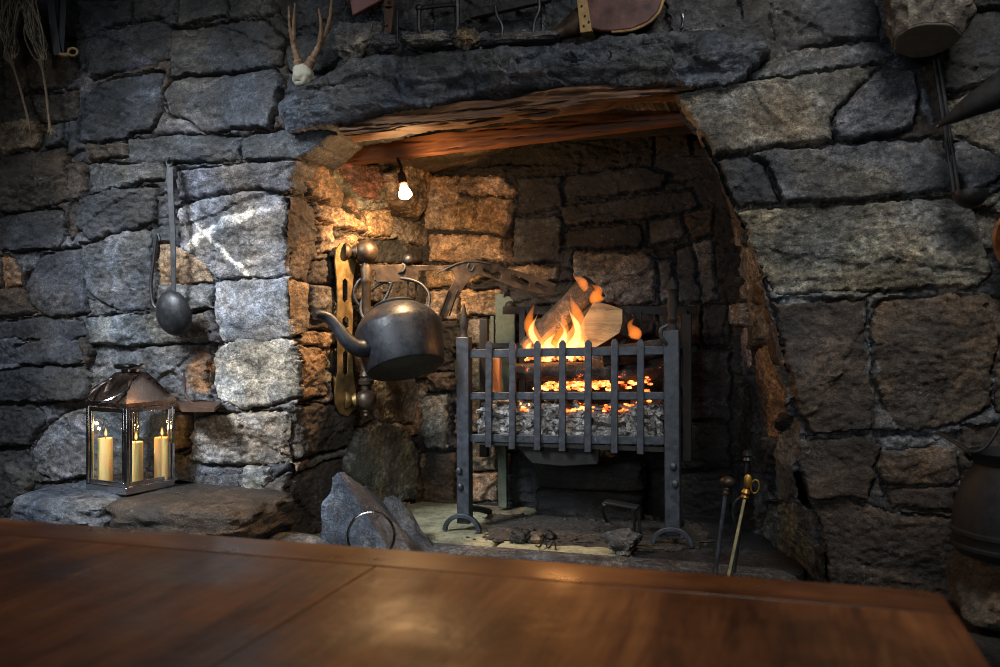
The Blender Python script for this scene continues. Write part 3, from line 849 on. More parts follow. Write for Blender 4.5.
# ------------------------------------------------------------------ lintel and beams
YL = 2.56
def lintel():
    top = [(273, 101), (300, 80), (330, 68), (350, 55), (372, 51), (400, 53), (440, 49), (470, 47), (500, 44), (530, 43), (580, 39), (610, 31), (640, 29), (700, 27), (745, 30), (768, 33)]
    bot = [(274, 115), (285, 131), (300, 127), (345, 121), (380, 112), (420, 104), (450, 98), (480, 93), (520, 87), (560, 83), (610, 82), (660, 82), (700, 83), (724, 83), (745, 72), (772, 46)]
    lt = [tuple(P(*p, YL)[[0, 2]]) for p in top]; lb = [tuple(P(*p, YL)[[0, 2]]) for p in bot]
    poly = np.array(lt+lb[::-1])
    pos = lambda u, v: np.stack([u, np.full(u.shape, YL), v], -1)
    o = stone_field('slate_lintel', pos, (0, -1, 0), poly[:, 0].min()-.02, poly[:, 0].max()+.02, poly[:, 1].min()-.02, poly[:, 1].max()+.02, .004,
                    [(poly, 's', .0)], seed=61, gap=.03, skirt=.34, rmax=.02, inset=0, region=poly, rough=1.7, mat=M['lintel'], warp=.006)
    # cleaved ledges of the slate: step the face along ragged diagonals
    me = o.data; n = len(me.vertices); co = np.empty(n*3); me.vertices.foreach_get('co', co); co = co.reshape(-1, 3)
    f = co[:, 1] < YL+.05
    s = co[:, 0]*.9+co[:, 2]*2.2+.16*fbm(co[:, 0]*6, co[:, 2]*9, 0, 4, 77)
    st = np.floor(s*5.2); fr = s*5.2-st
    off = (_h(st.astype(np.int64)+5000, st.astype(np.int64)*0+3, st.astype(np.int64)*0, 5))*.02-.02*fr
    zz = co[:, 2]+.05*fbm(co[:, 0]*4, co[:, 2]*4, 3, 3, 79)
    st2 = np.floor(zz*16); off += .012*_h(st2.astype(np.int64)+9000, np.zeros(n, np.int64), np.zeros(n, np.int64), 8)
    dB = sdist(poly, co[:, 0], co[:, 2]); off = off*np.clip(dB/.035, 0, 1)
    co[f, 1] += off[f]
    me.vertices.foreach_set('co', co.ravel()); me.update()
    return tag(o, 'long dark blue-grey slate lintel spanning the top of the fireplace opening', 'lintel')
lintel()

def beam(name, p_tl, p_tr, p_br, p_bl, Y, depth, mat, label, amp, seed, n=90):
    c = [P(*p, Y) for p in (p_tl, p_tr, p_br, p_bl)]
    mb = MB(); nx, nz = n, 16; rings = []
    for i in range(nx+1):
        t = i/nx
        a = c[3]*(1-t)+c[2]*t; b = c[0]*(1-t)+c[1]*t; ring = []
        per = [(0, k/nz) for k in range(nz)]+[(k/nz, 1) for k in range(nz)]+[(1, 1-k/nz) for k in range(nz)]+[(1-k/nz, 0) for k in range(nz)]
        for (dy, s) in per:
            p = a*(1-s)+b*s+np.array([0, depth*dy, 0]); ring.append(p)
        rings.append(ring)
    V = np.array(rings); q = V.reshape(-1, 3)
    cen = V.mean(1, keepdims=True); dirn = V-cen; dirn[..., 0] = 0; dirn /= np.linalg.norm(dirn, axis=2, keepdims=True)
    d = (fbm(V[..., 0]*5, V[..., 1]*26, V[..., 2]*34, 4, seed)*amp-amp*1.1*np.clip(np.abs(fbm(V[..., 0]*2.2, V[..., 1]*30, V[..., 2]*40, 2, seed+3))*-5+1, 0, 1))
    V = V+dirn*d[..., None]; m = V.shape[1]
    fs = [(i*m+j, i*m+(j+1) % m, (i+1)*m+(j+1) % m, (i+1)*m+j) for i in range(nx) for j in range(m)]
    fs += [tuple(range(m)), tuple(nx*m+j for j in range(m-1, -1, -1))]
    mb.add(V.reshape(-1, 3), fs)
    return solo(name, mb, mat, label, 'beam', c[3], smooth=50)
beam('oak_beam', (336, 116), (700, 76), (694, 89), (341, 135), 2.605, .1, M['beam'], 'rough split oak beam tucked directly under the slate lintel', .014, 5)
beam('oak_beam', (342, 146), (702, 102), (692, 121), (342, 164), 2.93, .05, M['beam2'], 'smooth planed oak beam behind and below the rough split beam', .003, 9)

# ------------------------------------------------------------------ lamp
LP = P(404, 188, 2.88)
lamp = thing('wall_lamp', 'small lit lamp with glowing bulb fixed high in the left hearth corner', 'lamp', LP)
hd = np.array([.35, -.5, -.75]); hd /= np.linalg.norm(hd)
mb = MB().lathe([(.001, -.07), (.014, -.068), (.015, -.02), (.018, -.012)], 20, LP, hd); part('socket', mb, M['bronze'], lamp)
mb = MB().lathe([(.011, -.02), (.012, -.008), (.017, .01), (.022, .026), (.0235, .034), (.017, .041), (.001, .043)], 24, LP, hd); bulb = part('bulb', mb, M['bulb'], lamp)
br = LP-hd*.07
mb = MB().tube(smoothpath([br, br+[-.01, .02, .03], br+[-.03, .04, .06], br+[-.04, .05, .1]]), .006, 8); mb.box(br+[-.04, .05, .09], (.07, .06, .012)); part('bracket', mb, M['bronze'], lamp, bevel=.002)

# ------------------------------------------------------------------ table
TX0, TX1, TY0, TY1, TZ = -1.95, .248, .1, 1.487, .75
tb = thing('table', 'dark red brown polished plank table filling the foreground', 'table', ((TX0+TX1)/2, (TY0+TY1)/2, 0))
EB = .115
def rslab(x0, x1, y0, y1, z0, z1, corners=()):
    """board; the named corners are rounded"""
    pts = []
    for (x, y, k, a0) in ((x0, y0, 'a', 180), (x1, y0, 'b', 270), (x1, y1, 'c', 0), (x0, y1, 'd', 90)):
        if k in corners:
            r = .035; cx = x+(r if x == x0 else -r); cy = y+(r if y == y0 else -r)
            for i in range(9):
                q = math.radians(a0+90*i/8); pts.append((cx+r*math.cos(q), cy+r*math.sin(q), z0))
        else: pts.append((x, y, z0))
    return MB().prism(pts, (0, 0, z1-z0))
seams = [TX0]
q = PZ(250, 643, TZ)[0]; w0 = .44
xs = [TX0, q-2*w0, q-w0, q, q+.5*(TX1-q), TX1]
xs = [TX0, q-2*w0, q-w0, q, TX1]
for a, b in zip(xs[:-1], xs[1:]):
    part('plank', rslab(a+.0012, b-.0012, TY0, TY1-EB-.0015, TZ-.035, TZ), M['table'], tb, bevel=.0012)
part('end_board', rslab(TX0, TX1, TY1-EB, TY1, TZ-.035, TZ, 'c'), M['tableend'], tb, bevel=.006)
for (x, y, sx, sy) in (((TX0+TX1)/2, TY1-.12, TX1-TX0-.3, .025), ((TX0+TX1)/2, TY0+.08, TX1-TX0-.3, .025), (TX0+.14, (TY0+TY1)/2, .025, TY1-TY0-.25), (TX1-.14, (TY0+TY1)/2, .025, TY1-TY0-.25)):
    part('apron', MB().box((x, y, TZ-.035-.05), (sx, sy, .1)), M['tableend'], tb, bevel=.003)
for x in (TX0+.14, TX1-.14):
    for y in (TY0+.1, TY1-.14):
        part('leg', MB().lathe([(.035, 0), (.04, .03), (.03, .08), (.042, .3), (.03, .5), (.045, .56), (.045, TZ-.036)], 20, (x, y, 0)), M['tableend'], tb)

# ------------------------------------------------------------------ lantern with a candle and two pane reflections modelled as candles
LC = np.array([-2.075, 2.475, .62]); LC[:2] = P(131, 480, 2.47)[:2]
LZ = .617; LC[2] = LZ
lan = thing('lantern', 'polished steel glass sided lantern standing on the ledge stone', 'lantern', LC)
th = math.radians(90+16.7-28.4)   # turned so that a corner post faces the camera
R2 = lambda x, y, z: LC+np.array([x*math.cos(th)-y*math.sin(th), x*math.sin(th)+y*math.cos(th), z])
Mz = Matrix.Rotation(th, 3, 'Z')
S = .096; HB = .275
def lbox(x, y, z, sx, sy, sz): return MB().box(R2(x, y, z), (sx, sy, sz), Mz)
part('base', lbox(0, 0, .0125, 2*S, 2*S, .025), M['steel'], lan, bevel=.003)
for (x, y) in ((-1, -1), (1, -1), (1, 1), (-1, 1)):
    part('corner_post', lbox(x*(S-.006), y*(S-.006), .025+(HB-.025)/2, .012, .012, HB-.025), M['steel'], lan, bevel=.002)
for k in range(4):
    ang = k*math.pi/2; c_, s_ = round(math.cos(ang)), round(math.sin(ang))
    mb = MB()
    Mk = Mz @ Matrix.Rotation(ang, 3, 'Z')
    L2 = lambda x, y, z: R2(x*c_-y*s_, x*s_+y*c_, z)
    for (x, z, sx, sz) in ((0, .032, 2*S-.03, .012), (0, HB-.012, 2*S-.03, .014), (-(S-.02), .15, .009, .224), (S-.02, .15, .009, .224)):
        mb.box(L2(x, S-.006, z), (sx, .007, sz), Mk)
    fr = part('door_frame' if k == 1 else 'pane_frame', mb, M['steel'], lan, bevel=.0012)
    g = MB().box(L2(0, S-.007, .15), (2*S-.04, .0025, .228), Mk); part('glass_pane', g, M['glass'], lan)
mb = MB(); mb.box(R2(S-.012, -S-.002, .16), (.012, .006, .03), Mz); mb.lathe([(.004, 0), (.006, .006), (.001, .009)], 10, R2(S-.02, -S-.004, .16), np.array(Mz @ Vector((0, -1, 0))))
part('latch', mb, M['brassrod'], lan)
# roof
e = S+.003; t_ = .034
rf = MB()
for (a, za, b, zb) in ((e, HB, e, HB+.012), (e, HB+.012, t_, HB+.104)):
    ring = lambda r, z: [R2(-r, -r, z), R2(r, -r, z), R2(r, r, z), R2(-r, r, z)]
    rf.add(ring(a, za)+ring(b, zb), [(0, 1, 5, 4), (1, 2, 6, 5), (2, 3, 7, 6), (3, 0, 4, 7)])
rf.add([R2(-e, -e, HB), R2(e, -e, HB), R2(e, e, HB), R2(-e, e, HB)], [(3, 2, 1, 0)])
part('roof', rf, M['roofsteel'], lan, smooth=20)
cp = MB().lathe([(.028, HB+.098), (.03, HB+.11), (.03, HB+.116)], 24, R2(0, 0, 0)); cp.lathe([(.001, HB+.116), (.05, HB+.116), (.053, HB+.12), (.053, HB+.129), (.049, HB+.133), (.001, HB+.135)], 32, R2(0, 0, 0))
part('chimney_cap', cp, M['steel'], lan)
mb = MB(); c0 = R2(0, 0, HB+.054)-RT*.034-FW*.075; ring = []
for k in range(40):
    q = 2*math.pi*k/40
    ring.append(c0+.07*math.cos(q)*(RT*.97+UPV*.2)+.07*math.sin(q)*(FW*.8+UPV*.5))
mb.tube(ring, .0045, 8, closed=True); part('ring_handle', mb, M['steel'], lan)

def candle(x, y, h, label, zf, lit=True):
    b = R2(x, y, .0255)
    c = thing('pillar_candle', label, 'candle', b, 'candles in the steel lantern')
    part('wax_body', MB().lathe([(.001, 0), (.0225, 0), (.023, .004), (.023, h-.003), (.0215, h), (.018, h-.003), (.001, h-.006)], 28, b), M['wax'], c)
    part('wick', MB().tube([b+[0, 0, h-.006], b+[.001, 0, h+.004], b+[.002, 0, h+.01]], .0012, 6), M['char'], c)
    if lit:
        part('flame', MB().lathe([(.0005, 0), (.0035, .004), (.0048, .01), (.004, .018), (.002, .026), (.0003, .033)], 14, b+[.002, 0, h+.004]), M['flame_candle'], c)
        li = bpy.data.lights.new('candle_light', 'POINT'); li.energy = .25; li.color = (1, .55, .2); li.shadow_soft_size = .006
        lo_ = bpy.data.objects.new('candle_light', li); COL.objects.link(lo_); lo_.location = b+np.array([0, 0, h+.03])
def cam2loc(px, off):      # offset inside the lantern: across the picture, and away from it
    w = RT*px+FW*off; c_, s_ = math.cos(-th), math.sin(-th)
    return (w[0]*c_-w[1]*s_, w[0]*s_+w[1]*c_)
candle(*cam2loc(.033, -.045), .132, 'pillar candle nearest the front post of the steel lantern', 0)
candle(*cam2loc(-.084, .0), .138, 'leftmost candle, a modelled reflection in the left pane of the steel lantern', 0)  # outer pair modelled for reflections in the panes
candle(*cam2loc(.092, .02), .138, 'rightmost candle, a modelled reflection in the right pane of the steel lantern', 0)

# ------------------------------------------------------------------ ladle on the left wall
YA = 2.575
def PL(px, py, Y=YA): return P(px, py, Y)
ld = thing('ladle', 'long iron ladle hanging on the wall above the lantern', 'ladle', PL(172, 310))
hp = [PL(170, 164), PL(171, 200), PL(173, 240), PL(174, 294)]
part('handle', MB().tube(hp, [.012, .013, .0115, .009], 4, flat=(1.15, .38), up=RT), M['iron'], ld, bevel=.001)
mb = MB().tube(smoothpath([PL(170, 172), PL(167.5, 168), PL(167, 180), PL(168.5, 187)]), .0045, 8)
hk = [PL(169.5, 164)+np.array([math.cos(q)*.011, 0, math.sin(q)*.013+.004]) for q in np.linspace(0, 2*math.pi, 16, endpoint=False)]
mb.tube(hk, .0042, 8, closed=True); part('hanging_loop', mb, M['iron'], ld)
bc = PL(175, 313, 2.56)
mb = MB(); prof = []
for k in range(11):
    q = math.pi/2*k/10; prof.append((max(.0005, 0.07*math.sin(q)), -.048*math.cos(q)))
for k in range(10, -1, -1):
    q = math.pi/2*k/10; prof.append((max(.0004, 0.066*math.sin(q)), -.044*math.cos(q)))
mb.lathe(prof, 32, bc, np.array([.1, .93, .25])); mb.v = [(v[0], v[1], bc[2]+(v[2]-bc[2])*1.12) for v in mb.v]
part('bowl', mb, M['iron'], ld)
mb = MB().tube(smoothpath([PL(169, 160, 2.66), PL(169, 160, 2.6), PL(169, 160.5, 2.565), PL(169, 157, 2.56)]), .004, 8)
solo('wall_hook', mb, M['iron_black'], 'small iron hook in the wall holding the long ladle', 'hook', PL(169, 160, 2.65))
mb = MB().tube(smoothpath([PL(156, 240), PL(153.5, 262), PL(151, 285), PL(153, 303), PL(158, 308), PL(161, 302)]), .006, 8)
mb.tube(smoothpath([PL(156, 240), PL(158, 234), PL(160, 240)]), .005, 8)
solo('pot_hook', mb, M['iron_black'], 'thin black iron hook hanging left of the long ladle', 'hook', PL(156, 240))
# small rusty shelf bracket right of the lantern
mb = MB().prism([P(176, 405, 2.64), P(222, 405, 2.64), P(214, 412, 2.5), P(182, 412, 2.5)], (0, 0, .012))
mb.tube(smoothpath([P(184, 372, 2.6), P(186, 395, 2.6), P(196, 407, 2.58)]), .004, 8)
solo('wall_bracket', mb, M['rust'], 'rusty iron candle plate fixed to the wall right of the lantern', 'bracket', P(198, 405, 2.6))

# ------------------------------------------------------------------ antlers
ant = thing('antlers', 'pair of small deer antlers on a skull piece at the lintel end', 'antlers', P(302, 78, 2.6))
YN = 2.56
part('skull', MB().blob(P(303, 75, YN), (.07, .06, .07), 14, .14, 2, 3, 2.2, facet=1), M['bone'], ant)
def antler(main, tine, y0):
    mb = MB(); p = smoothpath([P(x, y, y0-.0018*(70-y)*.6) for x, y in main]); n_ = len(p)
    mb.tube(p, [.0125-.009*(i/n_) + (.003 if i < 5 else 0)+.0012*math.sin(i*2.1) for i in range(n_)], 9)
    if tine:
        q = smoothpath([P(x, y, y0-.0018*(70-y)*.6-.012) for x, y in tine]); mb.tube(q, [.008-.006*(i/len(q)) for i in range(len(q))], 8)
    part('antler', mb, M['antler'], ant)
antler([(300, 68), (296, 54), (293, 42), (290, 26), (289, 6)], [(293.5, 40), (294, 20), (295, 3)], YN)
antler([(308, 67), (316, 52), (322, 40), (329, 22), (332, -4)], [(320, 42), (321, 25), (318.5, 8)], YN)

# ------------------------------------------------------------------ hung game-bird legs, strap
def birdleg(fe, knee, foot, toes, label):
    t = thing('bird_leg', label, 'dried bird leg', P(*knee, 2.56), 'dried bird legs')
    rs = random.Random(int(fe[0]*7)); mb = MB()
    for k in range(70):
        x0 = fe[0]+rs.gauss(0, fe[2]); y0 = fe[1]+rs.uniform(-12, 14); d = rs.uniform(-.03, .03)
        x1 = knee[0]+rs.gauss(0, 3.2); y1 = knee[1]-rs.uniform(2, 26)
        p = smoothpath([P(x0, y0, 2.53+d), P(x0*.6+x1*.4+rs.gauss(0, 2.5), y0*.5+y1*.5, 2.53+d), P(x1, y1, 2.55), P(knee[0], knee[1], 2.56)], 4)
        mb.tube(p, [.0012]+[.0036]*(len(p)-2)+[.002], 4, flat=(1, .4))
    part('feathers', mb, M['feather'], t)
    mb = MB(); p = smoothpath([P(*knee, 2.56), P(knee[0]*.6+foot[0]*.4+1, knee[1]*.6+foot[1]*.4, 2.57), P(*foot, 2.57)])
    mb.tube(p, [.0125, .011, .007]+[.005]*(len(p)-5)+[.0052, .007], 8)
    for tx, ty in toes:
        q = smoothpath([P(*foot, 2.57), P((foot[0]+tx)/2+(tx-foot[0])*.2, (foot[1]+ty)/2, 2.56), P(tx, ty, 2.575)], 5)
        mb.tube(q, [.005-.0038*i/len(q) for i in range(len(q))], 7)
    part('leg', mb, M['birdleg'], t)
birdleg((8, 6, 7), (11, 60), (28, 118), ((23, 141), (31, 139), (27, 134)), 'dried bird leg with a ragged feather tuft, leftmost of the two')
birdleg((29, 4, 4), (41, 60), (50, 128), ((52, 140), (57, 137), (48, 136)), 'dried bird leg with brown feathers, second from the left')
st = thing('leather_strap', 'black leather strap with a small tan ring, hanging beside bird legs', 'strap', P(60, 10, 2.58))
mb = MB().tube(smoothpath([P(50, -14, 2.57), P(53, 20, 2.57), P(58, 55, 2.57)]), .014, 4, flat=(1.3, .25), up=RT)
mb.tube(smoothpath([P(64, -14, 2.58), P(63, 20, 2.58), P(61, 56, 2.58)]), .011, 4, flat=(1.3, .25), up=RT); part('strap', mb, M['iron_dark'], st)
mb = MB(); c0 = P(73, 52, 2.58); mb.tube([c0+np.array([.016*math.cos(q), .004*math.cos(q), .013*math.sin(q)]) for q in np.linspace(0, 2*math.pi, 20, endpoint=False)], .005, 8, closed=True)
mb.tube([P(59, 54, 2.575), P(66, 55, 2.575), P(70, 54, 2.578)], .007, 6); part('ring', mb, M['strap'], st)
for k in range(4):
    pass
# ------------------------------------------------------------------ things on the lintel
YM = 2.63
rk = MB().blob(P(364, 42, 2.64), (.2, .13, .14), 20, .16, 2.6, 12, 3, facet=6)
solo('rock', rk, M['greystone'], 'grey sloping rock behind the lintel, right of the antlers', 'rock', P(364, 52, 2.64))
mb = MB().blob(P(384, 43, 2.585), (.09, .07, .05), 16, .15, 3, 14, 2.6, facet=4)
solo('rock', mb, M['slate_dark'], 'small dark rounded rock on the lintel under the iron strap', 'rock', P(384, 50, 2.585))
mb = MB().prism([P(352, 16, 2.6), P(384, -2, 2.6), P(384, -30, 2.6), P(345, -30, 2.6)], (0, .02, 0))
solo('red_board', mb, M['redboard'], 'dull red board leaning on the wall beside the antlers', 'board', P(352, 16, 2.6), bevel=.004)
# hinge strap with an eye
hs = thing('hinge_strap', 'upright iron hinge strap with an eye, standing on lintel rocks', 'hinge strap', P(387, 32, 2.6))
mb = MB(); c0 = P(389, 3, 2.6)
outer = [c0+.019*np.array([math.cos(q), 0, math.sin(q)]) for q in np.linspace(0, 2*math.pi, 20, endpoint=False)]; inner = [c0+.007*np.array([math.cos(q), 0, math.sin(q)]) for q in np.linspace(0, 2*math.pi, 20, endpoint=False)]
mb.frame(outer, inner, (0, .008, 0)); mb.prism([P(384.5, 6, 2.6), P(393.5, 6, 2.6), P(391, 33, 2.6), P(383.5, 33, 2.6)], (0, .008, 0)); part('strap', mb, M['rust'], hs, bevel=.001)
mb = MB().lathe([(.006, 0), (.006, .008), (.001, .011)], 10, P(386, 25, 2.6), (0, -1, 0)); part('nail', mb, M['iron'], hs)
mb = MB().box(P(397, 26, 2.63), (.012, .012, .1)); solo('iron_bar', mb, M['iron_black'], 'thin upright iron bar beside the hinge strap on the lintel', 'bar', P(397, 42, 2.63), bevel=.002)
# stirrup shaped iron
si = MB().tube(smoothpath([P(419, 8, 2.6), P(419, 22, 2.6), P(420, 32, 2.6), P(427, 38, 2.6), P(440, 39, 2.6), P(452, 37, 2.6), P(457, 28, 2.6), P(457.5, 14, 2.6), P(457, -6, 2.6)]), .008, 8)
si.tube([P(419, 8, 2.6), P(438, 5.5, 2.6), P(457, 4, 2.6)], .008, 8); si.ball(P(419, 8, 2.6), .012)
solo('stirrup_iron', si, M['iron_black'], 'black stirrup shaped iron frame standing on the lintel top', 'iron frame', P(438, 39, 2.6))
mb = MB().blob(P(427, 42.5, 2.6), (.17, .1, .035), 18, .1, 3, 15, 4, facet=4); solo('flat_stone', mb, M['greystone'], 'flat pale grey stone lying on the lintel under the stirrup iron', 'rock', P(427, 47, 2.6))
mb = MB().blob(P(466, 38, 2.61), (.08, .08, .062), 16, .2, 3, 16, 2.6, facet=5); solo('rock', mb, M['tanstone'], 'lumpy tan and white rock on the middle of the lintel', 'rock', P(466, 47, 2.61))
tv = thing('trivet', 'iron trivet with two thin bent legs, standing on the lintel', 'trivet', P(520, 38, 2.6))
mb = MB().prism([P(470, 18, 2.62), P(550, 0, 2.62), P(550, -8, 2.62), P(470, 10, 2.62)], (0, .025, 0)); part('top_bar', mb, M['iron_black'], tv, bevel=.002)
part('leg', MB().tube(smoothpath([P(495, 6, 2.61), P(497, 16, 2.605), P(502, 26, 2.605), P(502, 38, 2.605)]), .0048, 8), M['iron'], tv)
part('leg', MB().tube(smoothpath([P(539, 0, 2.61), P(539, 10, 2.605), P(534.5, 22, 2.605), P(533, 36, 2.605)]), .0055, 8), M['iron'], tv)
mb = MB().blob(P(520, 41, 2.615), (.24, .09, .026), 18, .08, 3, 17, 5); solo('flat_stone', mb, M['slate_dark'], 'flat dark slate strip on the lintel under the trivet legs', 'rock', P(520, 44, 2.615))
# bellows
bl = thing('bellows', 'old red brown leather bellows with tan strap, lying on the lintel', 'bellows', P(610, 34, 2.6))
shape = [(588, 28), (600, 31), (615, 31), (632, 29), (648, 22), (658, 12), (663, -2), (662, -20), (650, -34), (620, -36), (596, -26), (586, -8), (582, 10)]
c2 = np.mean(shape, 0)
mb = MB().prism([P(x, y, 2.585) for x, y in shape], (0, .014, 0)); part('front_board', mb, M['leather'], bl, bevel=.005)
sh2 = [(c2[0]+(x-c2[0])*.94, c2[1]+(y-c2[1])*.94) for x, y in shape]
mb = MB().prism([P(x, y, 2.599) for x, y in sh2], (0, .05, 0)); part('leather_gusset', mb, M['blackstrap'], bl)
mb = MB().prism([P(x, y, 2.645) for x, y in shape], (0, .014, 0)); part('back_board', mb, M['leather'], bl, bevel=.005)
edge = smoothpath([P(x, y, 2.592) for x, y in ((612, 31.5), (632, 29.5), (648, 22.5), (658.5, 12), (663.5, -2))]); part('wooden_rim', MB().tube(edge, .0055, 8), M['strap'], bl)
mb = MB().prism([P(576, -6, 2.578), P(586, -6, 2.578), P(592, 31, 2.578), P(580, 33, 2.578)], (0, .075, 0)); sp = part('strap', mb, M['strap'], bl, bevel=.002)
for (x, y) in ((582, 6), (585, 16), (584, 26), (589, 22)): part('nail', MB().lathe([(.0035, 0), (.0035, .003), (.0005, .005)], 8, P(x, y, 2.5779), (0, -1, 0)), M['iron'], sp)
part('nozzle', MB().tube([P(586, 18, 2.62), P(570, 27, 2.62), P(556, 34, 2.62), P(551, 36, 2.62)], [.042, .03, .017, .02], 14), M['bronze'], bl)
mb = MB().tube(smoothpath([P(682, 14, 2.6), P(683, 20, 2.6), P(682, 26, 2.6)]), .005, 8); mb.tube([P(682, 26, 2.6), P(682, 27, 2.68)], .004, 6)
solo('wall_hook', mb, M['steel'], 'small glint modelled as a steel hook right of the bellows on the lintel', 'hook', P(682, 26, 2.6))  # hook shape built in steel for a small glint

# ------------------------------------------------------------------ crane with kettle
PX, PY = -1.376, 2.93
def PJb(px, py, off=.0):
    q = PJ(px, py, JA, JB); return q+np.array(jn)*off
cr = thing('fire_crane', 'bronze fire crane bracketed to the left side of the hearth', 'fire crane', (PX, PY, .86))
pl_out = [(335, 250), (340, 243), (348, 243), (354, 250), (355, 262), (352, 280), (351, 300), (352, 318), (351, 338), (352, 372), (355, 392), (354, 408), (347, 416), (339, 414), (334, 404), (334, 390), (337, 372), (337, 338), (336, 318), (337, 300), (336, 280), (334, 262)]
pA = PJ(334, 330, JA, JB)+np.array(jn)*.035; pB = P(355, 330, pA[1]+.055)
pnv = np.array([pB[1]-pA[1], -(pB[0]-pA[0]), 0]); pnv /= np.linalg.norm(pnv)
PJb0 = PJb
def PJp(px, py, off=.0): return PJ(px, py, pA, pB)+pnv*off
def plate_poly(pts, off): return [PJb(x, y, off) for x, y in pts]
# slotted back plate made of a rim strip round two slots
def slotted(outl, slots, off, thick):
    bm = bmesh.new(); vs = [bm.verts.new(PJp(x, y, off)) for x, y in outl]; es = [bm.edges.new((vs[i], vs[(i+1) % len(vs)])) for i in range(len(vs))]
    for s in slots:
        w = [bm.verts.new(PJp(x, y, off)) for x, y in s]; es += [bm.edges.new((w[i], w[(i+1) % len(w)])) for i in range(len(w))]
    r = bmesh.ops.triangle_fill(bm, use_beauty=True, use_dissolve=False, edges=es)
    fs = [g for g in r['geom'] if isinstance(g, bmesh.types.BMFace)]
    ex = bmesh.ops.extrude_face_region(bm, geom=fs)
    mv = [g for g in ex['geom'] if isinstance(g, bmesh.types.BMVert)]
    bmesh.ops.translate(bm, verts=mv, vec=Vector(pnv)*thick)
    mb = MB(); bm.verts.index_update(); mb.add([v.co for v in bm.verts], [[v.index for v in f.verts] for f in bm.faces]); bm.free(); return mb
slot = lambda cx, y0, y1, w: [(cx-w, y0+3), (cx, y0), (cx+w, y0+3), (cx+w, y1-3), (cx, y1), (cx-w, y1-3)]
part('back_plate', slotted(pl_out, [slot(344, 278, 303, 2.6), slot(344.5, 350, 376, 2.6), slot(344.5, 316, 330, 3.2)], .0, .006), M['brassplate'], cr)
zt, zb = 1.41, .885
mb = MB().lathe([(.016, zb), (.0175, zb+.1), (.0165, (zt+zb)/2), (.0165, zt-.12), (.02, zt-.11), (.022, zt-.1), (.018, zt-.09), (.022, zt-.06), (.016, zt-.045), (.016, zt)], 20, (PX, PY, 0))
mb.lathe([(.017, zb+.05), (.026, zb+.055), (.028, zb+.068), (.02, zb+.076), (.025, zb+.085), (.018, zb+.1)], 20, (PX, PY, 0)); part('post', mb, M['bronze'], cr)
mb = MB().ball((PX, PY, zt), .043, 26, 16); mb.lathe([(.012, .04), (.014, .046), (.006, .052), (.009, .058), (.001, .066)], 14, (PX, PY, zt)); part('top_ball', mb, M['bronze'], cr)
mb = MB().ball((PX, PY, zb), .037, 26, 16); mb.lathe([(.012, .034), (.013, .042), (.007, .048), (.01, .056), (.001, .066)], 14, (PX, PY, zb), (0, 0, -1)); part('bottom_ball', mb, M['bronze'], cr)
for z in (zt, zb):
    a = np.array([PX, PY, z]); b = PJp(344, 255 if z > 1.2 else 398, .004); b[2] = z
    d = b-a; L_ = np.linalg.norm(d)
    part('stem', MB().lathe([(.018, .03), (.024, .04), (.018, .048), (.015, L_*.7), (.026, L_*.82), (.03, L_*.92), (.03, L_)], 16, a, d), M['brassplate'] if z < 1.2 else M['bronze'], cr)
# arm
E_ = np.array([-.765, 3.2, 0]); AD = (E_-np.array([PX, PY, 0])); AL = np.linalg.norm(AD); AD = AD/AL
def PArm(px, py):
    q = PJ(px, py, (PX, PY), (E_[0], E_[1])); return q
an = np.array([AD[1], -AD[0], 0])*.006
def armpoly(pts): return [PArm(*p)-an for p in pts]
ap = MB()
bm_out = [(367, 266), (400, 264.5), (440, 266), (452, 265), (462, 261), (472, 260), (488, 262), (500, 266), (520, 272), (540, 278), (556, 284), (553, 296), (536, 293), (515, 288), (500, 282), (486, 277), (478, 275), (470, 279), (462, 290), (453, 305), (446, 318), (437, 320), (440, 308), (449, 290), (455, 278), (452, 271), (440, 270), (419, 271), (418, 282), (376, 282), (375, 271), (367, 270)]
def filled(outl, holes, conv, ext):
    bm = bmesh.new(); es = []
    for lp in [outl]+holes:
        w = [bm.verts.new(conv(x, y)) for x, y in lp]; es += [bm.edges.new((w[i], w[(i+1) % len(w)])) for i in range(len(w))]
    r = bmesh.ops.triangle_fill(bm, use_beauty=True, use_dissolve=False, edges=es)
    fs = [g for g in r['geom'] if isinstance(g, bmesh.types.BMFace)]
    ex = bmesh.ops.extrude_face_region(bm, geom=fs)
    bmesh.ops.translate(bm, verts=[g for g in ex['geom'] if isinstance(g, bmesh.types.BMVert)], vec=Vector(ext))
    mb = MB(); bm.verts.index_update(); mb.add([v.co for v in bm.verts], [[v.index for v in f.verts] for f in bm.faces]); bm.free(); return mb
hole = lambda x0, y0, x1, y1, h: [(x0, y0-h*.6), (x0+2, y0-h), (x1-2, y1-h), (x1, y1-h*.5), (x1, y1+h*.5), (x1-2, y1+h), (x0+2, y0+h), (x0, y0+h*.6)]
arm = filled(bm_out, [hole(483, 269, 501, 276, 4), hole(511, 277, 529, 284, 3.4), hole(535, 285, 547, 289, 2.6)], lambda x, y: PArm(x, y)-an, an*2)
part('arm', arm, M['bronze'], cr, bevel=.0015)
mb = MB()
ed = smoothpath([PArm(x, y)+an*1.4 for x, y in ((436, 274), (448, 268), (460, 263), (470, 261.5), (480, 262), (489, 264))]); mb.tube(ed, .0024, 6)
mb.tube(smoothpath([PArm(x, y)+an*1.4 for x, y in ((469, 263), (467, 268), (471, 271), (474, 266))]), .0022, 6)
part('edge_scroll', mb, M['iron_blue'], cr)
mb = MB()
for pts in (((367, 275), (358, 282), (354, 294), (358, 304), (368, 310), (374, 316)), ((374, 280), (386, 276), (392, 272), (396, 278), (390, 283), (385, 278)), ((372, 312), (384, 300), (390, 288), (395, 272))):
    mb.tube(smoothpath([PArm(*p) for p in pts]), .006, 8)
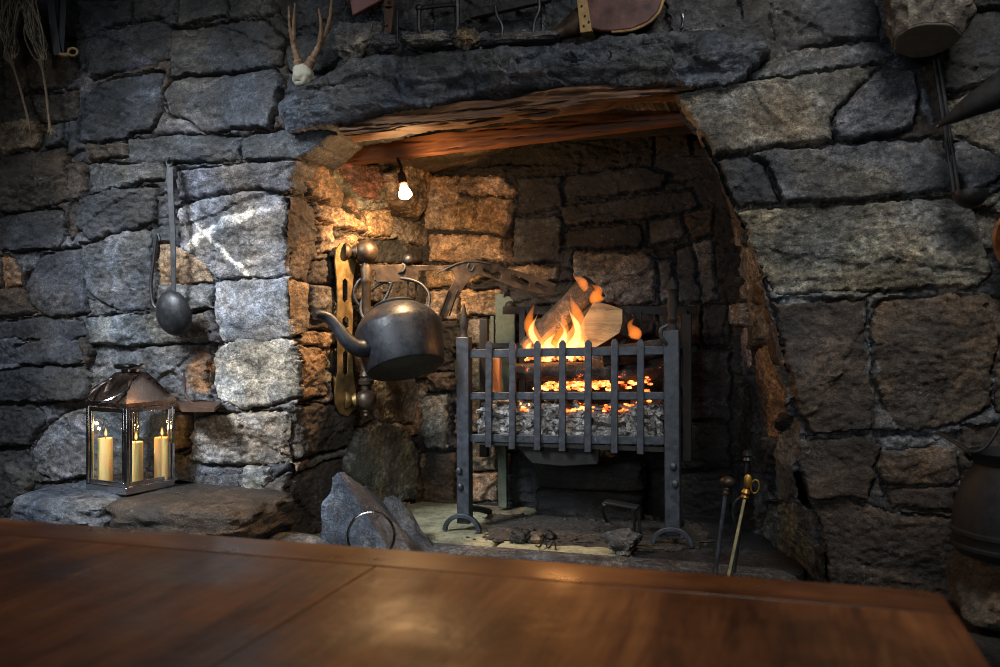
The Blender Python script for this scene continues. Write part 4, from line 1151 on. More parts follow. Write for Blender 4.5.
mb.tube([PArm(408, 266), PArm(408, 300)], .004, 6); mb.tube([PArm(416, 266), PArm(416, 296)], .004, 6); mb.ball(PArm(408, 260), .02, 14, 8)
part('scroll_bracket', mb, M['iron_black'], cr)
mb = MB()
for x in (0, 9): mb.tube([PArm(449+x, 290)+an*2, PArm(438+x+2, 316)+an*2], .003, 6)
part('hook_rods', mb, M['steel'], cr)

KC = np.array([-1.262, 2.965, 0]); _d = 2.965/.926
KC[2] = CAMZ+(HZ-340)/FPX*3.2
KC = PArm(409, 338)+np.array([0, -.08, 0]); KS = 1.06
kt = thing('kettle', 'black cast iron kettle hanging from the fire crane', 'kettle', KC)
tilt = Matrix.Rotation(math.radians(-13), 3, Vector(FW)) @ Matrix.Rotation(math.radians(-19), 3, Vector(RT))
KU = np.array(tilt @ Vector((0, 0, 1))); KR = np.array(tilt @ Vector(RT)); KF = np.array(tilt @ Vector(FW))
KU, KR, KF = KU*KS, KR*KS, KF*KS
k = lambda r, f, u: KC+KR*r+KF*f+KU*u
part('body', MB().lathe([(r_*KS, h_*KS) for r_, h_ in [(.001, -.108), (.118, -.108), (.126, -.104), (.131, -.092), (.138, -.04), (.144, .0), (.146, .028), (.143, .037), (.132, .058), (.114, .08), (.088, .1), (.064, .11), (.058, .112), (.001, .113)]], 48, KC, KU), M['kettle'], kt)
part('rim', MB().lathe([(r_*KS, h_*KS) for r_, h_ in [(.05, .106), (.072, .107), (.075, .113), (.07, .119), (.05, .119)]], 36, KC, KU), M['kettle'], kt)
lid = part('lid', MB().lathe([(r_*KS, h_*KS) for r_, h_ in [(.001, .112), (.055, .114), (.054, .122), (.03, .128), (.012, .131), (.001, .132)]], 32, KC, KU), M['kettle'], kt)
part('lid_knob', MB().lathe([(.008, .13), (.006, .138), (.014, .146), (.015, .152), (.008, .158), (.001, .159)], 16, k(0, 0, 0), KU), M['iron_black'], lid)
sd = np.array([-.76, -.65]); S3 = lambda a, u: KC+KR*(a*sd[0])+KF*(a*sd[1])+KU*u
pts = smoothpath([S3(.12, -.035), S3(.165, -.038), S3(.2, -.012), S3(.225, .03), S3(.25, .062), S3(.28, .073), S3(.298, .07)])
n_ = len(pts); part('spout', MB().tube(pts, [.034-.021*(i/(n_-1))**.8 for i in range(n_)], 16), M['kettle'], kt)
pts = smoothpath([k(-.1, 0, .085), k(-.112, 0, .12), k(-.1, 0, .165), k(-.05, 0, .2), k(.0, 0, .21), k(.05, 0, .205), k(.1, 0, .175), k(.122, 0, .13), k(.112, 0, .082)])
part('bail_handle', MB().tube(pts, .0062, 10), M['iron_black'], kt)
for s in (-1, 1): part('handle_ear', MB().lathe([(.012, -.008), (.013, 0), (.012, .008)], 14, k(s*.106, 0, .084), KF), M['kettle'], kt)
top = k(0, 0, .21); at_ = PArm(402, 267)
hk = MB().tube(smoothpath([at_+[0, 0, .012], at_+[.012, 0, .004], at_+[.008, -.01, -.016], (at_*.5+top*.5), top+[.0, 0, .014], top+[.012, 0, -.006], top+[0, 0, -.014], top+[-.012, 0, -.004]]), .005, 8)
solo('pot_hook', hk, M['iron_black'], 'short iron hook joining the kettle handle to the crane arm', 'hook', at_)

# ------------------------------------------------------------------ grate
G = lambda px, py, dy=0: P(px, py, 2.99+dy) if not dy else P(px, py, 2.99)+np.array([0, dy, 0])
gr = thing('fire_grate', 'freestanding iron fire grate holding the burning logs', 'fire grate', (P(570, 540, 3.0)[0], 3.0, ZH))
def bar(px0, py0, px1, py1, w, mb=None, dy=0, th_=.014, tip=0):
    mb = mb or MB(); a, b = G(px0, py0, dy), G(px1, py1, dy); h_ = w/2
    pts = [a+[-h_, 0, 0], a+[h_, 0, 0], b+[h_, 0, 0], b+[-h_, 0, 0]]
    if tip: pts = [a+[-h_, 0, 0], a+[-h_*.3, 0, tip], a+[h_*.3, 0, tip], a+[h_, 0, 0], b+[h_, 0, 0], b+[-h_, 0, 0]]
    return mb.prism(pts, (0, th_, 0))
for (x, yt, yb) in ((489.5, 345, 447), (513, 345, 449), (538, 344, 450), (563, 343.5, 451), (588.5, 343, 452), (615, 342.5, 453), (641, 342.5, 454)):
    part('front_bar', bar(x, yt, x-.3, yb, .0235, dy=-.012, tip=.012), M['iron_blue'], gr, bevel=.002)
for (y0, y1, w) in ((354, 350, .03), (396, 396, .026), (438, 441, .028)):
    a, b = G(465, y0), G(672, y1); mb = MB().prism([a+[0, 0, -w/2], b+[0, 0, -w/2], b+[0, 0, w/2], a+[0, 0, w/2]], (0, .014, 0)); part('rail', mb, M['iron_blue'], gr, bevel=.002)
def standard(pt, pb, w, foot, knob):
    a, b = G(*pt), G(*pb); a = a+[0, -.016, 0]; b = b+[0, -.016, 0]; h_ = w/2
    s = part('standard', MB().prism([a+[-h_, 0, 0], a+[h_, 0, 0], b+[h_, 0, 0], b+[-h_, 0, 0]], (0, .045, 0)), M['iron_blue'], gr, bevel=.003)
    c0 = np.array([b[0], b[1]+.01, ZH+.0]); r = .055
    arc = [c0+np.array([r*1.15*math.cos(q), -.02, r*math.sin(q)+.006]) for q in np.linspace(0, math.pi, 17)]
    f = MB().tube(arc, .012, 4, flat=(1.1, .9)); 
    part('foot', f, M['iron_blue'], gr, bevel=.002)
    part('rear_leg', MB().tube([c0+[0, .02, .08], c0+[0, .16, .05], c0+[0, .3, .012]], .012, 6), M['iron_soot'], gr)
    for kx, ky in knob: part('rivet', MB().ball(G(kx, ky)+[0, -.022, 0], .011, 12, 8, (1, .7, 1.3)), M['iron_blue'], gr)
standard((463.5, 337), (464.5, 523), .046, 0, ((461, 470), (462, 486)))
standard((671.5, 330), (673, 535), .05, 0, ((676, 483), (674, 466)))
mb = MB(); a = G(672, 330)
mb.lathe([(.02, 0), (.012, .02), (.018, .035), (.012, .05), (.02, .08), (.013, .11), (.016, .125), (.022, .135), (.012, .16), (.001, .175)], 14, a+[0, .006, 0]); part('finial', mb, M['iron_soot'], gr)
mb = MB().tube(smoothpath([G(667, 344)+[-.0, -.02, 0], G(663, 338)+[0, -.03, 0], G(662, 329)+[0, -.03, 0], G(668, 325)+[0, -.02, 0]]), .007, 8); part('finial_hook', mb, M['iron_blue'], gr)
a = G(463.5, 337)+np.array([0, .006, 0])
mb = MB().lathe([(.016, 0), (.01, .012), (.014, .03), (.017, .05), (.012, .075), (.006, .1), (.001, .12)], 12, a); part('spear_finial', mb, M['iron_soot'], gr)
# back of the basket
mb = MB()
for x in (474, 684): part('back_post', MB().box(G(x, 390, .12)+[0, 0, 0], (.03, .03, .5)), M['iron_soot'], gr, bevel=.003)
DB = .3
for (y, w) in ((309, .03), (352, .025), (440, .025)):
    a, b = G(478, y, DB), G(690, y, DB); part('back_rail', MB().prism([a+[0, 0, -w/2], b+[0, 0, -w/2], b+[0, 0, w/2], a+[0, 0, w/2]], (0, .014, 0)), M['iron_soot'], gr, bevel=.002)
for x in (500, 530, 562, 594, 626, 656, 676): part('back_bar', bar(x, 309, x, 440, .022, dy=DB-.012), M['iron_soot'], gr)
for x in (466, 672):
    for y in (354, 396, 438):
        a = G(x, y); part('side_rail', MB().box(a+[0, .15, 0], (.014, .3, .024)), M['iron_soot'], gr)
a, b = G(474, 446), G(664, 446); part('basket_floor', MB().box((a+b)/2+[0, .15, 0], (b[0]-a[0], .29, .016)), M['iron_soot'], gr)
mb = MB().prism([G(507, 441, .03), G(600, 443, .03), G(596, 466, .03), G(560, 468, .03), G(530, 465, .03)], (0, .02, 0)); part('ash_plate', mb, M['iron_soot'], gr, bevel=.004)

# green weathered fireback behind the left of the grate
gf = thing('fireback_rail', 'pale green weathered metal post and rails behind the grate', 'fireback', P(502, 507, 3.38))
Q = lambda px, py: P(px, py, 3.36)
def qbar(x0, y0, x1, y1, w):
    a, b = Q(x0, y0), Q(x1, y1); return MB().prism([a+[-w/2, 0, 0], a+[w/2, 0, 0], b+[w/2, 0, 0], b+[-w/2, 0, 0]], (0, .02, 0))
part('post', qbar(499.5, 294, 502.5, 508, .036), M['patina'], gf, bevel=.003)
for x, yt in ((480, 335), (486, 328), (492, 316)): part('rib', qbar(x, yt, x, 440, .014), M['patina'], gf, bevel=.002)
part('panel', MB().prism([Q(503, 298), Q(508, 296), Q(513, 300), Q(515, 310), Q(515, 440), Q(503, 440)], (0, .015, 0)), M['patina'], gf, bevel=.003)
part('crossbar', MB().prism([Q(478, 343), Q(532, 343), Q(532, 348), Q(478, 348)], (0, -.008, 0)), M['iron_soot'], gf)
part('boss', MB().lathe([(.02, 0), (.018, .012), (.011, .02), (.001, .022)], 18, Q(510, 306), (0, -1, 0)), M['iron_soot'], gf)
# fire brick seen through the bars, its glow painted as orange colour
mb = MB().box((Q(501.5, 375)+np.array([.0, -.12, 0])), (.065, .03, .15)); solo('fire_brick', mb, M['firebrick'], 'orange fire brick standing inside the left of the grate', 'brick', Q(501.5, 392)+[0, -.12, 0], bevel=.004)

# ------------------------------------------------------------------ fire: ash, embers, logs, flames
zb_ = G(560, 443)[2]
def inG(px, py, dy): return G(px, py, dy)
ash = MB(); rs = random.Random(4)
xa, xb = G(476, 420)[0], G(662, 420)[0]; z0, z1 = G(560, 444)[2], G(560, 405)[2]
ash.blob(((xa+xb)/2, 3.15, (z0+z1)/2), (xb-xa, .26, z1-z0), 40, .06, 5, 4, 9)
for i in range(420):
    x = rs.uniform(xa, xb); z = rs.uniform(z0, z1+.01); y = 3.012+rs.uniform(0, .03)
    s = rs.uniform(.008, .03); rot = Matrix.Rotation(rs.uniform(0, 6), 3, Vector((rs.random(), rs.random(), rs.random()+.1)).normalized())
    ash.box((x, y, z), (s*1.5, s*.5, s), rot)
tag(solo('ash_bed', ash, M['ash'], 'pale grey ash heaped in the bottom of the fire grate', 'ash', ((xa+xb)/2, 3.15, z0)), kind='stuff')
em = MB(); rs = random.Random(9)
for i in range(300):
    row = rs.random()
    if row < .28: px, py, dy = rs.uniform(516, 640), 410+rs.uniform(-2, 2)-(5 if rs.random() < .2 else 0), .022+rs.uniform(0, .03)
    elif row < .75: px, py, dy = rs.uniform(532, 612), 388+rs.uniform(-3.5, 3.5), .03+rs.uniform(0, .2)
    elif row < .9: px, py, dy = rs.uniform(515, 580), 359.5+rs.uniform(-2, 2), .04+rs.uniform(0, .2)
    else: px, py, dy = rs.uniform(616, 648), rs.uniform(372, 408), .03+rs.uniform(0, .06)
    c0 = inG(px, py, dy); q_ = rs.uniform(.007, .016)
    em.blob(c0, (q_*1.6, q_, q_*.7), 5, .25, 3, i, 2.5)
tag(solo('ember_bed', em, M['ember'], 'glowing orange embers lying between the ash and the logs', 'embers', inG(560, 405, .12)), kind='stuff')

def log(a, b, r, mat_b, mat_e, label, seed, amp=.12, ecc=(1, 1), name='log', cat='log', nseg=26, taper=1.0):
    a, b = np.array(a, float), np.array(b, float); d = b-a; L_ = np.linalg.norm(d); d /= L_
    up_ = np.array([0, 0, 1.]); x = np.cross(d, up_); x /= np.linalg.norm(x); y = np.cross(x, d); n_ = 30
    t = thing(name, label, cat, a)
    rings = []
    for i in range(nseg+1):
        s = i/nseg; c0 = a+d*L_*s; rg = []
        for j in range(n_):
            q = 2*math.pi*j/n_
            rr = r*(1+(taper-1)*s)*(1+amp*float(fbm(math.cos(q)*1.6+seed, math.sin(q)*1.6, s*L_*7, 3, seed))+amp*.5*float(fbm(math.cos(q)*6, math.sin(q)*6+seed, s*L_*10, 3, seed+1)))
            rg.append(c0+rr*(ecc[0]*math.cos(q)*x+ecc[1]*math.sin(q)*y))
        rings.append(rg)
    vs = [v for rg in rings for v in rg]
    mb = MB().add(vs, [(i*n_+j, i*n_+(j+1) % n_, (i+1)*n_+(j+1) % n_, (i+1)*n_+j) for i in range(nseg) for j in range(n_)])
    part('bark', mb, mat_b, t, smooth=60)
    for rg, nm in ((rings[0], 1), (rings[-1], -1)):
        c0 = np.mean(rg, 0); e_ = MB().add([c0-d*nm*.004]+rg, [(0, 1+(j+1) % n_, 1+j) for j in range(n_)]); part('cut_end', e_, mat_e, t)
    return t
log(inG(518, 352, .16), inG(586, 284, .14), .056, M['roughbark'], M['char'], 'bark covered log leaning up to the right above the flames', 3, .17, (1, .85))
log(inG(560, 348, .1), inG(596, 303, .12), .033, M['char'], M['char'], 'thin charred log lying just under the leaning bark log', 6, .14)
# split log: pale cleft face towards the room
sl = thing('split_log', 'split log with a pale cut face, resting above the grate', 'log', inG(600, 345, .1))
face = [(571, 338), (580, 318), (590, 301), (605, 304), (619, 309), (619, 322), (616, 333), (600, 343), (588, 350)]
fc = np.array([inG(x, y, .07) for x, y in face]); fcc = fc.mean(0)
bk = fc+np.array([.03, .2, -.035])
nF = len(face)
g_ = MB(); mid = [(fc[i]+fcc)/2+np.array([0, .006*((i*7) % 3-1), 0]) for i in range(nF)]
g_.add([fcc]+mid+list(fc), [(0, 1+(j+1) % nF, 1+j) for j in range(nF)]+[(1+j, 1+(j+1) % nF, 1+nF+(j+1) % nF, 1+nF+j) for j in range(nF)])
part('cut_face', g_, M['cutwood'], sl)
w_ = MB(); w_.add(list(fc)+list(bk), [(j, (j+1) % nF, nF+(j+1) % nF, nF+j) for j in range(nF)]+[tuple(range(nF, 2*nF))]); part('bark', w_, M['bark'], sl)
log(inG(600, 357, .04), inG(668, 349, .1), .033, M['char'], M['char'], 'short black charred log at the top right of the grate', 8, .2)
log(inG(510, 373, .06), inG(612, 372, .06), .031, M['ember_log'], M['char'], 'long smouldering log lying flat behind the grate bars', 11, .16)
log(inG(606, 380, .1), inG(662, 366, .1), .04, M['ember_log'], M['char'], 'thick smouldering log at the right behind the grate bars', 13, .2)
log(inG(512, 402, .04), inG(628, 402, .04), .012, M['char'], M['char'], 'thin burnt stick lying over the ash behind the bars', 15, .25)
log(inG(612, 347, .16), inG(621, 306, .2), .02, M['char'], M['char'], 'upright burnt stick standing right of the split log', 17, .2, taper=.6)

def flame(base, tip, w, label, seed, inner=True, bend=.0, hh=None):
    b, t_ = np.array(base), np.array(tip); f = thing('flame', label, 'flame', b); w = w*1.6
    def tongue(sc, b0, hf):
        pts = []; n_ = 12; L3 = (t_-b)*hf
        for i in range(n_+1):
            s = i/n_; wob = math.sin(s*6.5+seed*1.7)*.016*s+bend*math.sin(s*math.pi)
            pts.append(b+L3*s+RT*wob+np.array([0, math.cos(s*3+seed)*.008*s, 0]))
        rs_ = [max(.0008, w*sc*(math.sin(math.pi*min(1, (s*.8+.2)))**.9)*(1-s)**.6*(1+.18*math.sin(s*9+seed*2.3))) for s in np.linspace(0, 1, n_+1)]
        return MB().tube(pts, rs_, 12, up=RT)
    o = part('outer_flame', tongue(1, 0, 1), M['flame_outer'], f)
    if inner: part('inner_flame', tongue(.55, 0, .78), M['flame_inner'], f)
FL = [((542, 357), (526, 298), .019, 'left thin orange flame curling up beside the leaning log', 1, True, -.022),
      ((549, 358), (547, 322), .026, 'low broad flame next to the left curling flame', 5, True, -.012),
      ((556, 359), (552, 307), .022, 'medium flame in the middle of the fire', 2, True, .016),
      ((563, 359), (569, 291), .029, 'tallest bright flame just right of the fire middle', 3, True, .024),
      ((572, 357), (583, 328), .02, 'flame licking the lower front of the split log', 4, True, .014),
      ((532, 356), (519, 335), .016, 'low flame at the foot of the leaning log', 9, True, -.01),
      ((594, 301), (588, 282), .019, 'small round flame above the pale split log', 6, False, .004),
      ((583, 289), (573, 272), .013, 'small flame at the top end of the leaning log', 7, False, -.006),
      ((632, 339), (627, 317), .016, 'small orange flame right of the upright burnt stick', 8, False, .004)]
for (bx, tx, w, lb, sd_, inn, bd) in FL:
    flame(inG(*bx, .06), inG(*tx, .07), w, lb, sd_, inn, bd)

# ------------------------------------------------------------------ on the hearth
dirt = MB(); rs = random.Random(3)
dirt.blob((-.6, 3.12, ZH-.012), (.85, .5, .05), 36, .1, 6, 22, 3)
for i in range(260):
    x = rs.uniform(-1.0, -.2); y = rs.uniform(2.86, 3.38); s = rs.uniform(.004, .014)
    dirt.blob((x, y, ZH+.012*max(0, 1-abs(x+.6)/.42)+s*.2), (s*1.6, s*1.3, s), 2, .2, 3, i, 2.2)
tag(solo('hearth_ash', dirt, M['dirt'], 'dark ash and cinders spread over the hearth below the grate', 'ash', (-.6, 3.12, ZH)), kind='stuff')
def lump(px, py, sz, lb, seed, mat='coal', name='coal_lump', cat='coal', grp='coal lumps on the hearth'):
    q = PZ(px, py, ZH); mb = MB().blob(q+[0, 0, sz*.32], (sz*1.2, sz, sz*.72), 12, .2, 2.5, seed, 2.6, facet=5); solo(name, mb, M[mat], lb, cat, q, grp)
lump(521, 543, .07, 'largest coal lump on the hearth front, right of the left grate foot', 2)
lump(537, 543, .055, 'brown cinder lump beside the largest coal lump', 3, 'tanstone')
lump(548, 541, .05, 'dark coal lump at the right of the hearth front group', 4)
lump(528, 534, .045, 'small coal lump lying behind the largest coal lump', 5)
lump(622, 553, .11, 'grey square cinder block under the little iron stand on the hearth', 6, 'greystone', 'cinder_block', 'stone', None)
mb = MB().tube(smoothpath([PZ(536, 549, ZH)+[0, 0, .01], PZ(540, 551, ZH)+[0, 0, .015], PZ(544, 548, ZH)+[0, 0, .03], PZ(548, 551, ZH)+[0, 0, .01], PZ(554, 549, ZH)+[0, 0, .025], PZ(556, 552, ZH)+[0, 0, .008]]), .003, 6)
solo('bent_wire', mb, M['iron_black'], 'curled piece of black wire on the front edge of the hearth', 'wire', PZ(545, 551, ZH))
sg = thing('iron_stand', 'low iron stand with thin legs on the hearth, right of centre', 'stand', PZ(618, 535, ZH))
YG = 2.98
part('top_plate', MB().prism([P(603, 504, YG), P(637, 510, YG), P(640, 507, YG+.09), P(606, 501, YG+.09)], (0, 0, .008)), M['iron_soot'], sg, bevel=.002)
def legs(pts): part('leg', MB().tube(smoothpath(pts), .006, 8), M['iron'], sg)
e1 = PZ(608, 524, ZH); e2 = PZ(631, 541, ZH)
legs([P(604, 504, YG), (P(604, 504, YG)+e1)/2+[-.012, 0, .01], e1]); legs([P(633, 510, YG), (P(633, 510, YG)+e2)/2+[.008, 0, 0], e2])
legs([P(638, 508, YG+.08), P(640, 530, YG+.08), P(640, 535, YG+.1)])
# sooty blocks under the basket
for k_, (x0, x1, y0, y1, lb) in enumerate(((536, 642, 474, 497, 'upper soot black block stacked under the basket'), (536, 640, 499, 520, 'lower soot black block standing on the hearth under the basket'))):
    a = P(x0, y1, 3.3); b = P(x1, y0, 3.3); zz0 = ZH+.0 if k_ else ZH+.112
    mb = MB().blob(((a[0]+b[0])/2, 3.36, zz0+.055), (b[0]-a[0], .14, .11), 16, .05, 3, 30+k_, 8); solo('hearth_block', mb, M['soot'], lb, 'stone', ((a[0]+b[0])/2, 3.36, zz0))

# slate block with a ring, in front of the left jamb
from mathutils import geometry
def hull(pts, sub=3, amp=.01, seed=0, fr=(14, 14, 14)):
    bm = bmesh.new()
    for p in pts: bm.verts.new(p)
    r = bmesh.ops.convex_hull(bm, input=bm.verts)
    bmesh.ops.delete(bm, geom=[g for g in r['geom_interior'] if isinstance(g, bmesh.types.BMVert)], context='VERTS')
    bmesh.ops.subdivide_edges(bm, edges=bm.edges[:], cuts=2**sub-1, use_grid_fill=True); bmesh.ops.triangulate(bm, faces=bm.faces[:])
    bm.verts.index_update(); V = np.array([v.co[:] for v in bm.verts]); bm.normal_update(); Nn = np.array([v.normal[:] for v in bm.verts])
    V = V+Nn*(amp*fbm(V[:, 0]*fr[0], V[:, 1]*fr[1], V[:, 2]*fr[2], 4, seed))[:, None]
    mb = MB().add(V, [[v.index for v in f.verts] for f in bm.faces]); bm.free(); return mb
dn = lambda p, z=.355: np.array([p[0], p[1], z])
a1, a2, a3, a4 = P(322, 505, 2.56), P(333, 478, 2.56), P(340, 474, 2.55), P(392, 552, 2.42)
a0 = P(318, 545, 2.56); b1, b2 = P(366, 486, 2.74), P(378, 505, 2.74); b3 = P(425, 552, 2.68)
sb = thing('slate_block', 'pointed blue-grey slate block with iron ring, in front of the hearth', 'rock', dn((a0+b3)/2, .36))
part('block', hull([a0, a1, a2, a3, a4, b1, b2, b3, dn(a0), dn(a4), dn(b3), dn(b1)], 3, .012, 4, (10, 10, 10)), M['slate'], sb, smooth=35)
c1, c2_, c3, c4 = P(378, 507, 2.74), P(386, 496, 2.76), P(394, 497, 2.78), P(440, 552, 2.74)
part('split_slab', hull([c1, c2_, c3, c4, P(398, 552, 2.66), dn(c1), dn(c4), dn(P(398, 552, 2.66)), P(440, 548, 2.8), dn(P(430, 548, 2.8))], 3, .014, 7, (22, 9, 14)), M['slate_dark'], sb, smooth=35)
c0 = P(371, 536, 2.33); tn = (RT*.97+np.array([0, .0, 0])); 
part('iron_ring', MB().tube([c0+tn*0.068*math.cos(q)+np.array([0, .05, .99])*.068*math.sin(q) for q in np.linspace(0, 2*math.pi, 48, endpoint=False)], .0042, 8, closed=True), M['steel'], sb)

# ------------------------------------------------------------------ fire irons at the right reveal
YF = 2.7
pk = thing('poker', 'slim fire poker with round dark knob, leaning in the right reveal', 'poker', P(715, 572, YF))
a, b = P(713, 590, 2.68), P(726, 490, 2.74); part('shaft', MB().tube([a, b], .0065, 8), M['iron_blue'], pk)
b2_ = P(727.5, 482, 2.745); mb = MB().ball(b2_, .02, 18, 12, (1.15, 1, .85)); mb.lathe([(.008, 0), (.011, .008), (.007, .014), (.01, .02), (.006, .03)], 12, P(725.5, 496, 2.737), b2_-b); part('knob', mb, M['bronze'], pk)
tg = thing('fire_tongs', 'brass handled fire tongs leaning beside the poker', 'fire tongs', P(728, 572, 2.64))
part('shaft', MB().tube([P(725, 592, 2.62), P(745, 497, 2.7)], [.0105, .0085], 4, flat=(1.2, .7)), M['brassrod'], tg, bevel=.001)
mb = MB().lathe([(.009, 0), (.013, .006), (.008, .012), (.014, .02), (.008, .03)], 14, P(744.5, 499, 2.7), P(748, 480, 2.7)-P(744.5, 499, 2.7)); mb.ball(P(748, 481, 2.7), .02, 16, 10, (.62, .35, 1)); part('brass_grip', mb, M['brass'], tg)
c0 = P(755, 486.5, 2.7); part('finger_ring', MB().tube([c0+np.array([.0115*math.cos(q)+.002*math.sin(q), 0, .0195*math.sin(q)]) for q in np.linspace(0, 2*math.pi, 28, endpoint=False)], .0022, 8, closed=True), M['brass'], tg)
sh = thing('fire_brush', 'dark handled hearth brush standing behind the brass tongs', 'hearth tool', P(738, 530, 2.78))
mb = MB().tube([P(746, 477, 2.78), P(747.5, 460, 2.78)], .006, 8); mb.lathe([(.008, 0), (.014, .006), (.009, .014), (.014, .02), (.013, .03), (.005, .036)], 14, P(747.5, 462, 2.78)); part('handle', mb, M['iron'], sh)
part('side_hook', MB().tube(smoothpath([P(741, 497, 2.76), P(735, 503, 2.76), P(733, 515, 2.76), P(737, 528, 2.76)]), .005, 8), M['iron'], sh)
part('shaft', MB().tube([P(746, 478, 2.78), P(738, 540, 2.74), P(730, 600, 2.7)], .0065, 8), M['iron_black'], sh)
# ------------------------------------------------------------------ right wall things
lgs = thing('log_bracket', 'bark covered upright log end jutting high on the right wall', 'log', P(925, 50, 2.45))
YK = 2.44
cs = [(895, 47), (905, 57), (940, 60), (956, 44), (948, 34), (925, 30)]
cz = P(922, 48, YK)[2]
base = [PZ(x, y, cz) for x, y in cs]; cb = np.mean(base, 0)
mb = MB(); n_ = 48; rings = []
for i in range(30):
    z = cz+.006+.011*i; s = 1+.3*min(1, i/9)+.08*(i/30); rg = []
    for j in range(n_):
        q = 2*math.pi*j/n_; dx, dy = math.cos(q), math.sin(q)
        r_ = .076*s*(1+.05*math.cos(3*q+1))*(1+.1*float(fbm(dx*2+3, dy*2, z*9, 3, 5))+(.16 if i > 3 else .03)*float(fbm(dx*8, dy*8, z*32, 3, 8)))
        rg.append((cb[0]+dx*r_+.0, cb[1]+.04+dy*r_*.9, z+.022*(1-dy)*max(0, 1-i/12)))
    rings.append(rg)
mb.add([v for rg in rings for v in rg], [(i*n_+j, i*n_+(j+1) % n_, (i+1)*n_+(j+1) % n_, (i+1)*n_+j) for i in range(29) for j in range(n_)]+[tuple(29*n_+j for j in range(n_))])
part('bark', mb, M['greybark'], lgs, smooth=70)
poly = [(cb[0]+(x-cb[0])*.97, cb[1]+.04+(y-cb[1]-.04)*.97, z-.006) for x, y, z in rings[0]]
part('sawn_end', MB().prism(poly, (0, 0, .012)), M['endgrain'], lgs, bevel=.003)

l2 = thing('ladle', 'long thin black ladle hanging down the right wall under the log', 'ladle', P(960, 200, 2.56))
p0, p1 = P(936, 58, 2.57), P(957, 198, 2.55)
mb = MB()
for s in (-.0055, .0055): mb.tube([p0+[s, 0, 0], (p0+p1)/2+[s, -.004, 0], p1+[s, 0, 0]], .0048, 8)
part('handle', mb, M['iron'], l2)
bc = P(970, 192, 2.53); mb = MB()
prof = [(max(.0004, .042*math.sin(math.pi/2*i/9)), -.042*math.cos(math.pi/2*i/9)) for i in range(10)]+[(max(.0004, .039*math.sin(math.pi/2*i/9)), -.038*math.cos(math.pi/2*i/9)) for i in range(9, -1, -1)]
mb.lathe(prof, 28, bc, (0, .1, 1)); part('bowl', mb, M['iron_black'], l2)
hn = smoothpath([P(938, 126, 2.5), P(955, 116, 2.48), P(975, 104, 2.46), P(1002, 90, 2.44), P(1035, 68, 2.42)]); n_ = len(hn)
hr = thing('powder_horn', 'black tapered horn pointing left across the thin ladle', 'horn', P(1000, 92, 2.44))
part('horn', MB().tube(hn, [.003+.05*(i/(n_-1))**.9 for i in range(n_)], 18), M['iron_dark'], hr)
mb = MB().tube([P(940, 125, 2.5), P(938, 126.4, 2.5), P(935, 127.6, 2.5)], [.004, .005, .002], 8); part('tip', mb, M['iron'], hr)
dk = thing('wall_plate', 'brown round plate edge hanging at the right border of the wall', 'plate', P(1040, 240, 2.58))
c0 = P(1033, 240, 2.57); part('disc', MB().lathe([(.001, 0), (.09, .0), (.095, .006), (.097, .018), (.09, .022), (.08, .014), (.001, .012)], 40, c0, (0, -1, 0)), M['copper'], dk)

# cauldron in the lower right corner
pc = P(1018, 520, 2.34); pz = P(1018, 558, 2.34)[2]
cd = thing('cauldron', 'black iron pot with two raised bands at the lower right edge', 'pot', (pc[0], 2.34, pz))
prof = [(.001, 0), (.1, .0), (.128, .008), (.136, .02), (.142, .026), (.142, .033), (.137, .036), (.138, .055), (.144, .058), (.144, .066), (.138, .069), (.134, .12), (.118, .17), (.1, .2), (.092, .215), (.1, .235), (.108, .245), (.1, .246), (.088, .22), (.001, .21)]
part('pot_body', MB().lathe(prof, 44, (pc[0], 2.34, pz)), M['iron_dark'], cd)
part('bail_handle', MB().tube(smoothpath([(pc[0]-.1, 2.34, pz+.225), P(966, 452, 2.3), P(985, 447, 2.28), (pc[0], 2.3, pz+.36), (pc[0]+.1, 2.34, pz+.225)]), .005, 8), M['iron_black'], cd)
mb = MB().tube([P(938, 432, 2.5), P(1003, 472, 2.3), P(1030, 488, 2.22)], [.004, .007, .009], 8)
solo('fire_iron', mb, M['iron_black'], 'thin black iron rod leaning over the iron pot at the right', 'rod', P(1003, 472, 2.3))
mb = MB().blob((pc[0]+.04, 2.36, pz-.075), (.34, .3, .148), 20, .05, 3, 44, 6, facet=2); solo('hearth_stone', mb, M['tanstone'], 'tan squared stone carrying the black iron pot', 'stone', (pc[0]+.04, 2.36, pz-.15))
mb = MB().blob((pc[0]+.05, 2.38, (pz-.15)/2), (.42, .36, pz-.152), 16, .03, 3, 45, 7); solo('hearth_stone', mb, M['soot'], 'dark bottom stone beneath the tan stone at the right edge', 'stone', (pc[0]+.05, 2.38, 0))

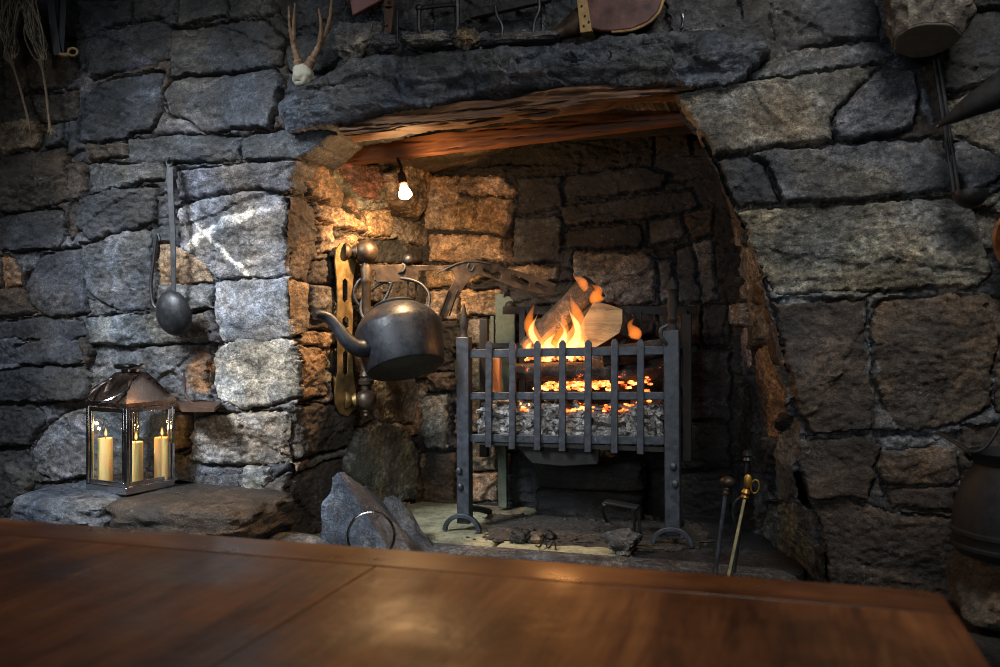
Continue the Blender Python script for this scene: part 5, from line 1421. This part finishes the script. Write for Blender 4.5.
# ------------------------------------------------------------------ light
def light(name, typ, loc, energy, color, **kw):
    l = bpy.data.lights.new(name, typ); l.energy = energy; l.color = color
    for k_, v in kw.items():
        if k_ not in ('aim',): setattr(l, k_, v)
    o = bpy.data.objects.new(name, l); COL.objects.link(o); o.location = tuple(map(float, loc))
    if 'aim' in kw: o.rotation_euler = (Vector(kw['aim'])-Vector(o.location)).to_track_quat('-Z', 'Y').to_euler()
    return o
light('daylight_fill', 'AREA', (-2.15, .85, 2.6), 17, (.86, .93, 1.0), shape='RECTANGLE', size=.6, size_y=.7, spread=math.radians(54), aim=(-1.75, 2.65, .95))
light('daylight_fill', 'AREA', (.45, 1.05, 2.95), 12, (1, .97, .92), shape='RECTANGLE', size=.7, size_y=.7, spread=math.radians(100), aim=(.0, 2.65, 1.3))  # overhead area light added to brighten the right wall
light('daylight_fill', 'AREA', (-1.0, -1.6, 1.7), 6, (.92, .96, 1.0), shape='RECTANGLE', size=1.1, size_y=.9, spread=math.radians(80), aim=(-.9, 2.65, 1.2))  # soft frontal fill added to lift the firebox and grate
light('lamp_light', 'POINT', LP+hd*.07, 8, (1, .56, .24), shadow_soft_size=.02)
light('lamp_reflector', 'SPOT', LP+hd*.075, 31, (1, .62, .31), shadow_soft_size=.02, spot_size=math.radians(150), spot_blend=.9, aim=(-1.38, 3.1, 1.0))
light('fire_light', 'POINT', inG(558, 325, .02), 1.9, (1, .42, .12), shadow_soft_size=.05)
w = bpy.data.worlds.new('world'); scn.world = w; w.use_nodes = True
w.node_tree.nodes['Background'].inputs[0].default_value = (.7, .75, .8, 1); w.node_tree.nodes['Background'].inputs[1].default_value = .02

# ------------------------------------------------------------------ camera
cam = bpy.data.cameras.new('camera'); co = bpy.data.objects.new('camera', cam); COL.objects.link(co)
cam.sensor_width = 36; cam.lens = FPX*36/1000; cam.shift_y = -(333.5-HZ)/1000
co.location = (0, 0, CAMZ); co.rotation_euler = (math.pi/2, 0, A); cam.clip_start = .02
cam.dof.use_dof = True; cam.dof.focus_distance = 2.95; cam.dof.aperture_fstop = 2.8
scn.camera = co
scn.cycles.filter_width = 1.05
scn.cycles.denoising_prefilter = 'NONE'
scn.cycles.sample_clamp_indirect = 1.5
scn.cycles.blur_glossy = 1.0
scn.cycles.caustics_reflective = False; scn.cycles.caustics_refractive = False
vs_ = scn.view_settings; vs_.view_transform = 'Standard'; vs_.look = 'None'; vs_.exposure = 0; vs_.gamma = 1; vs_.use_curve_mapping = False
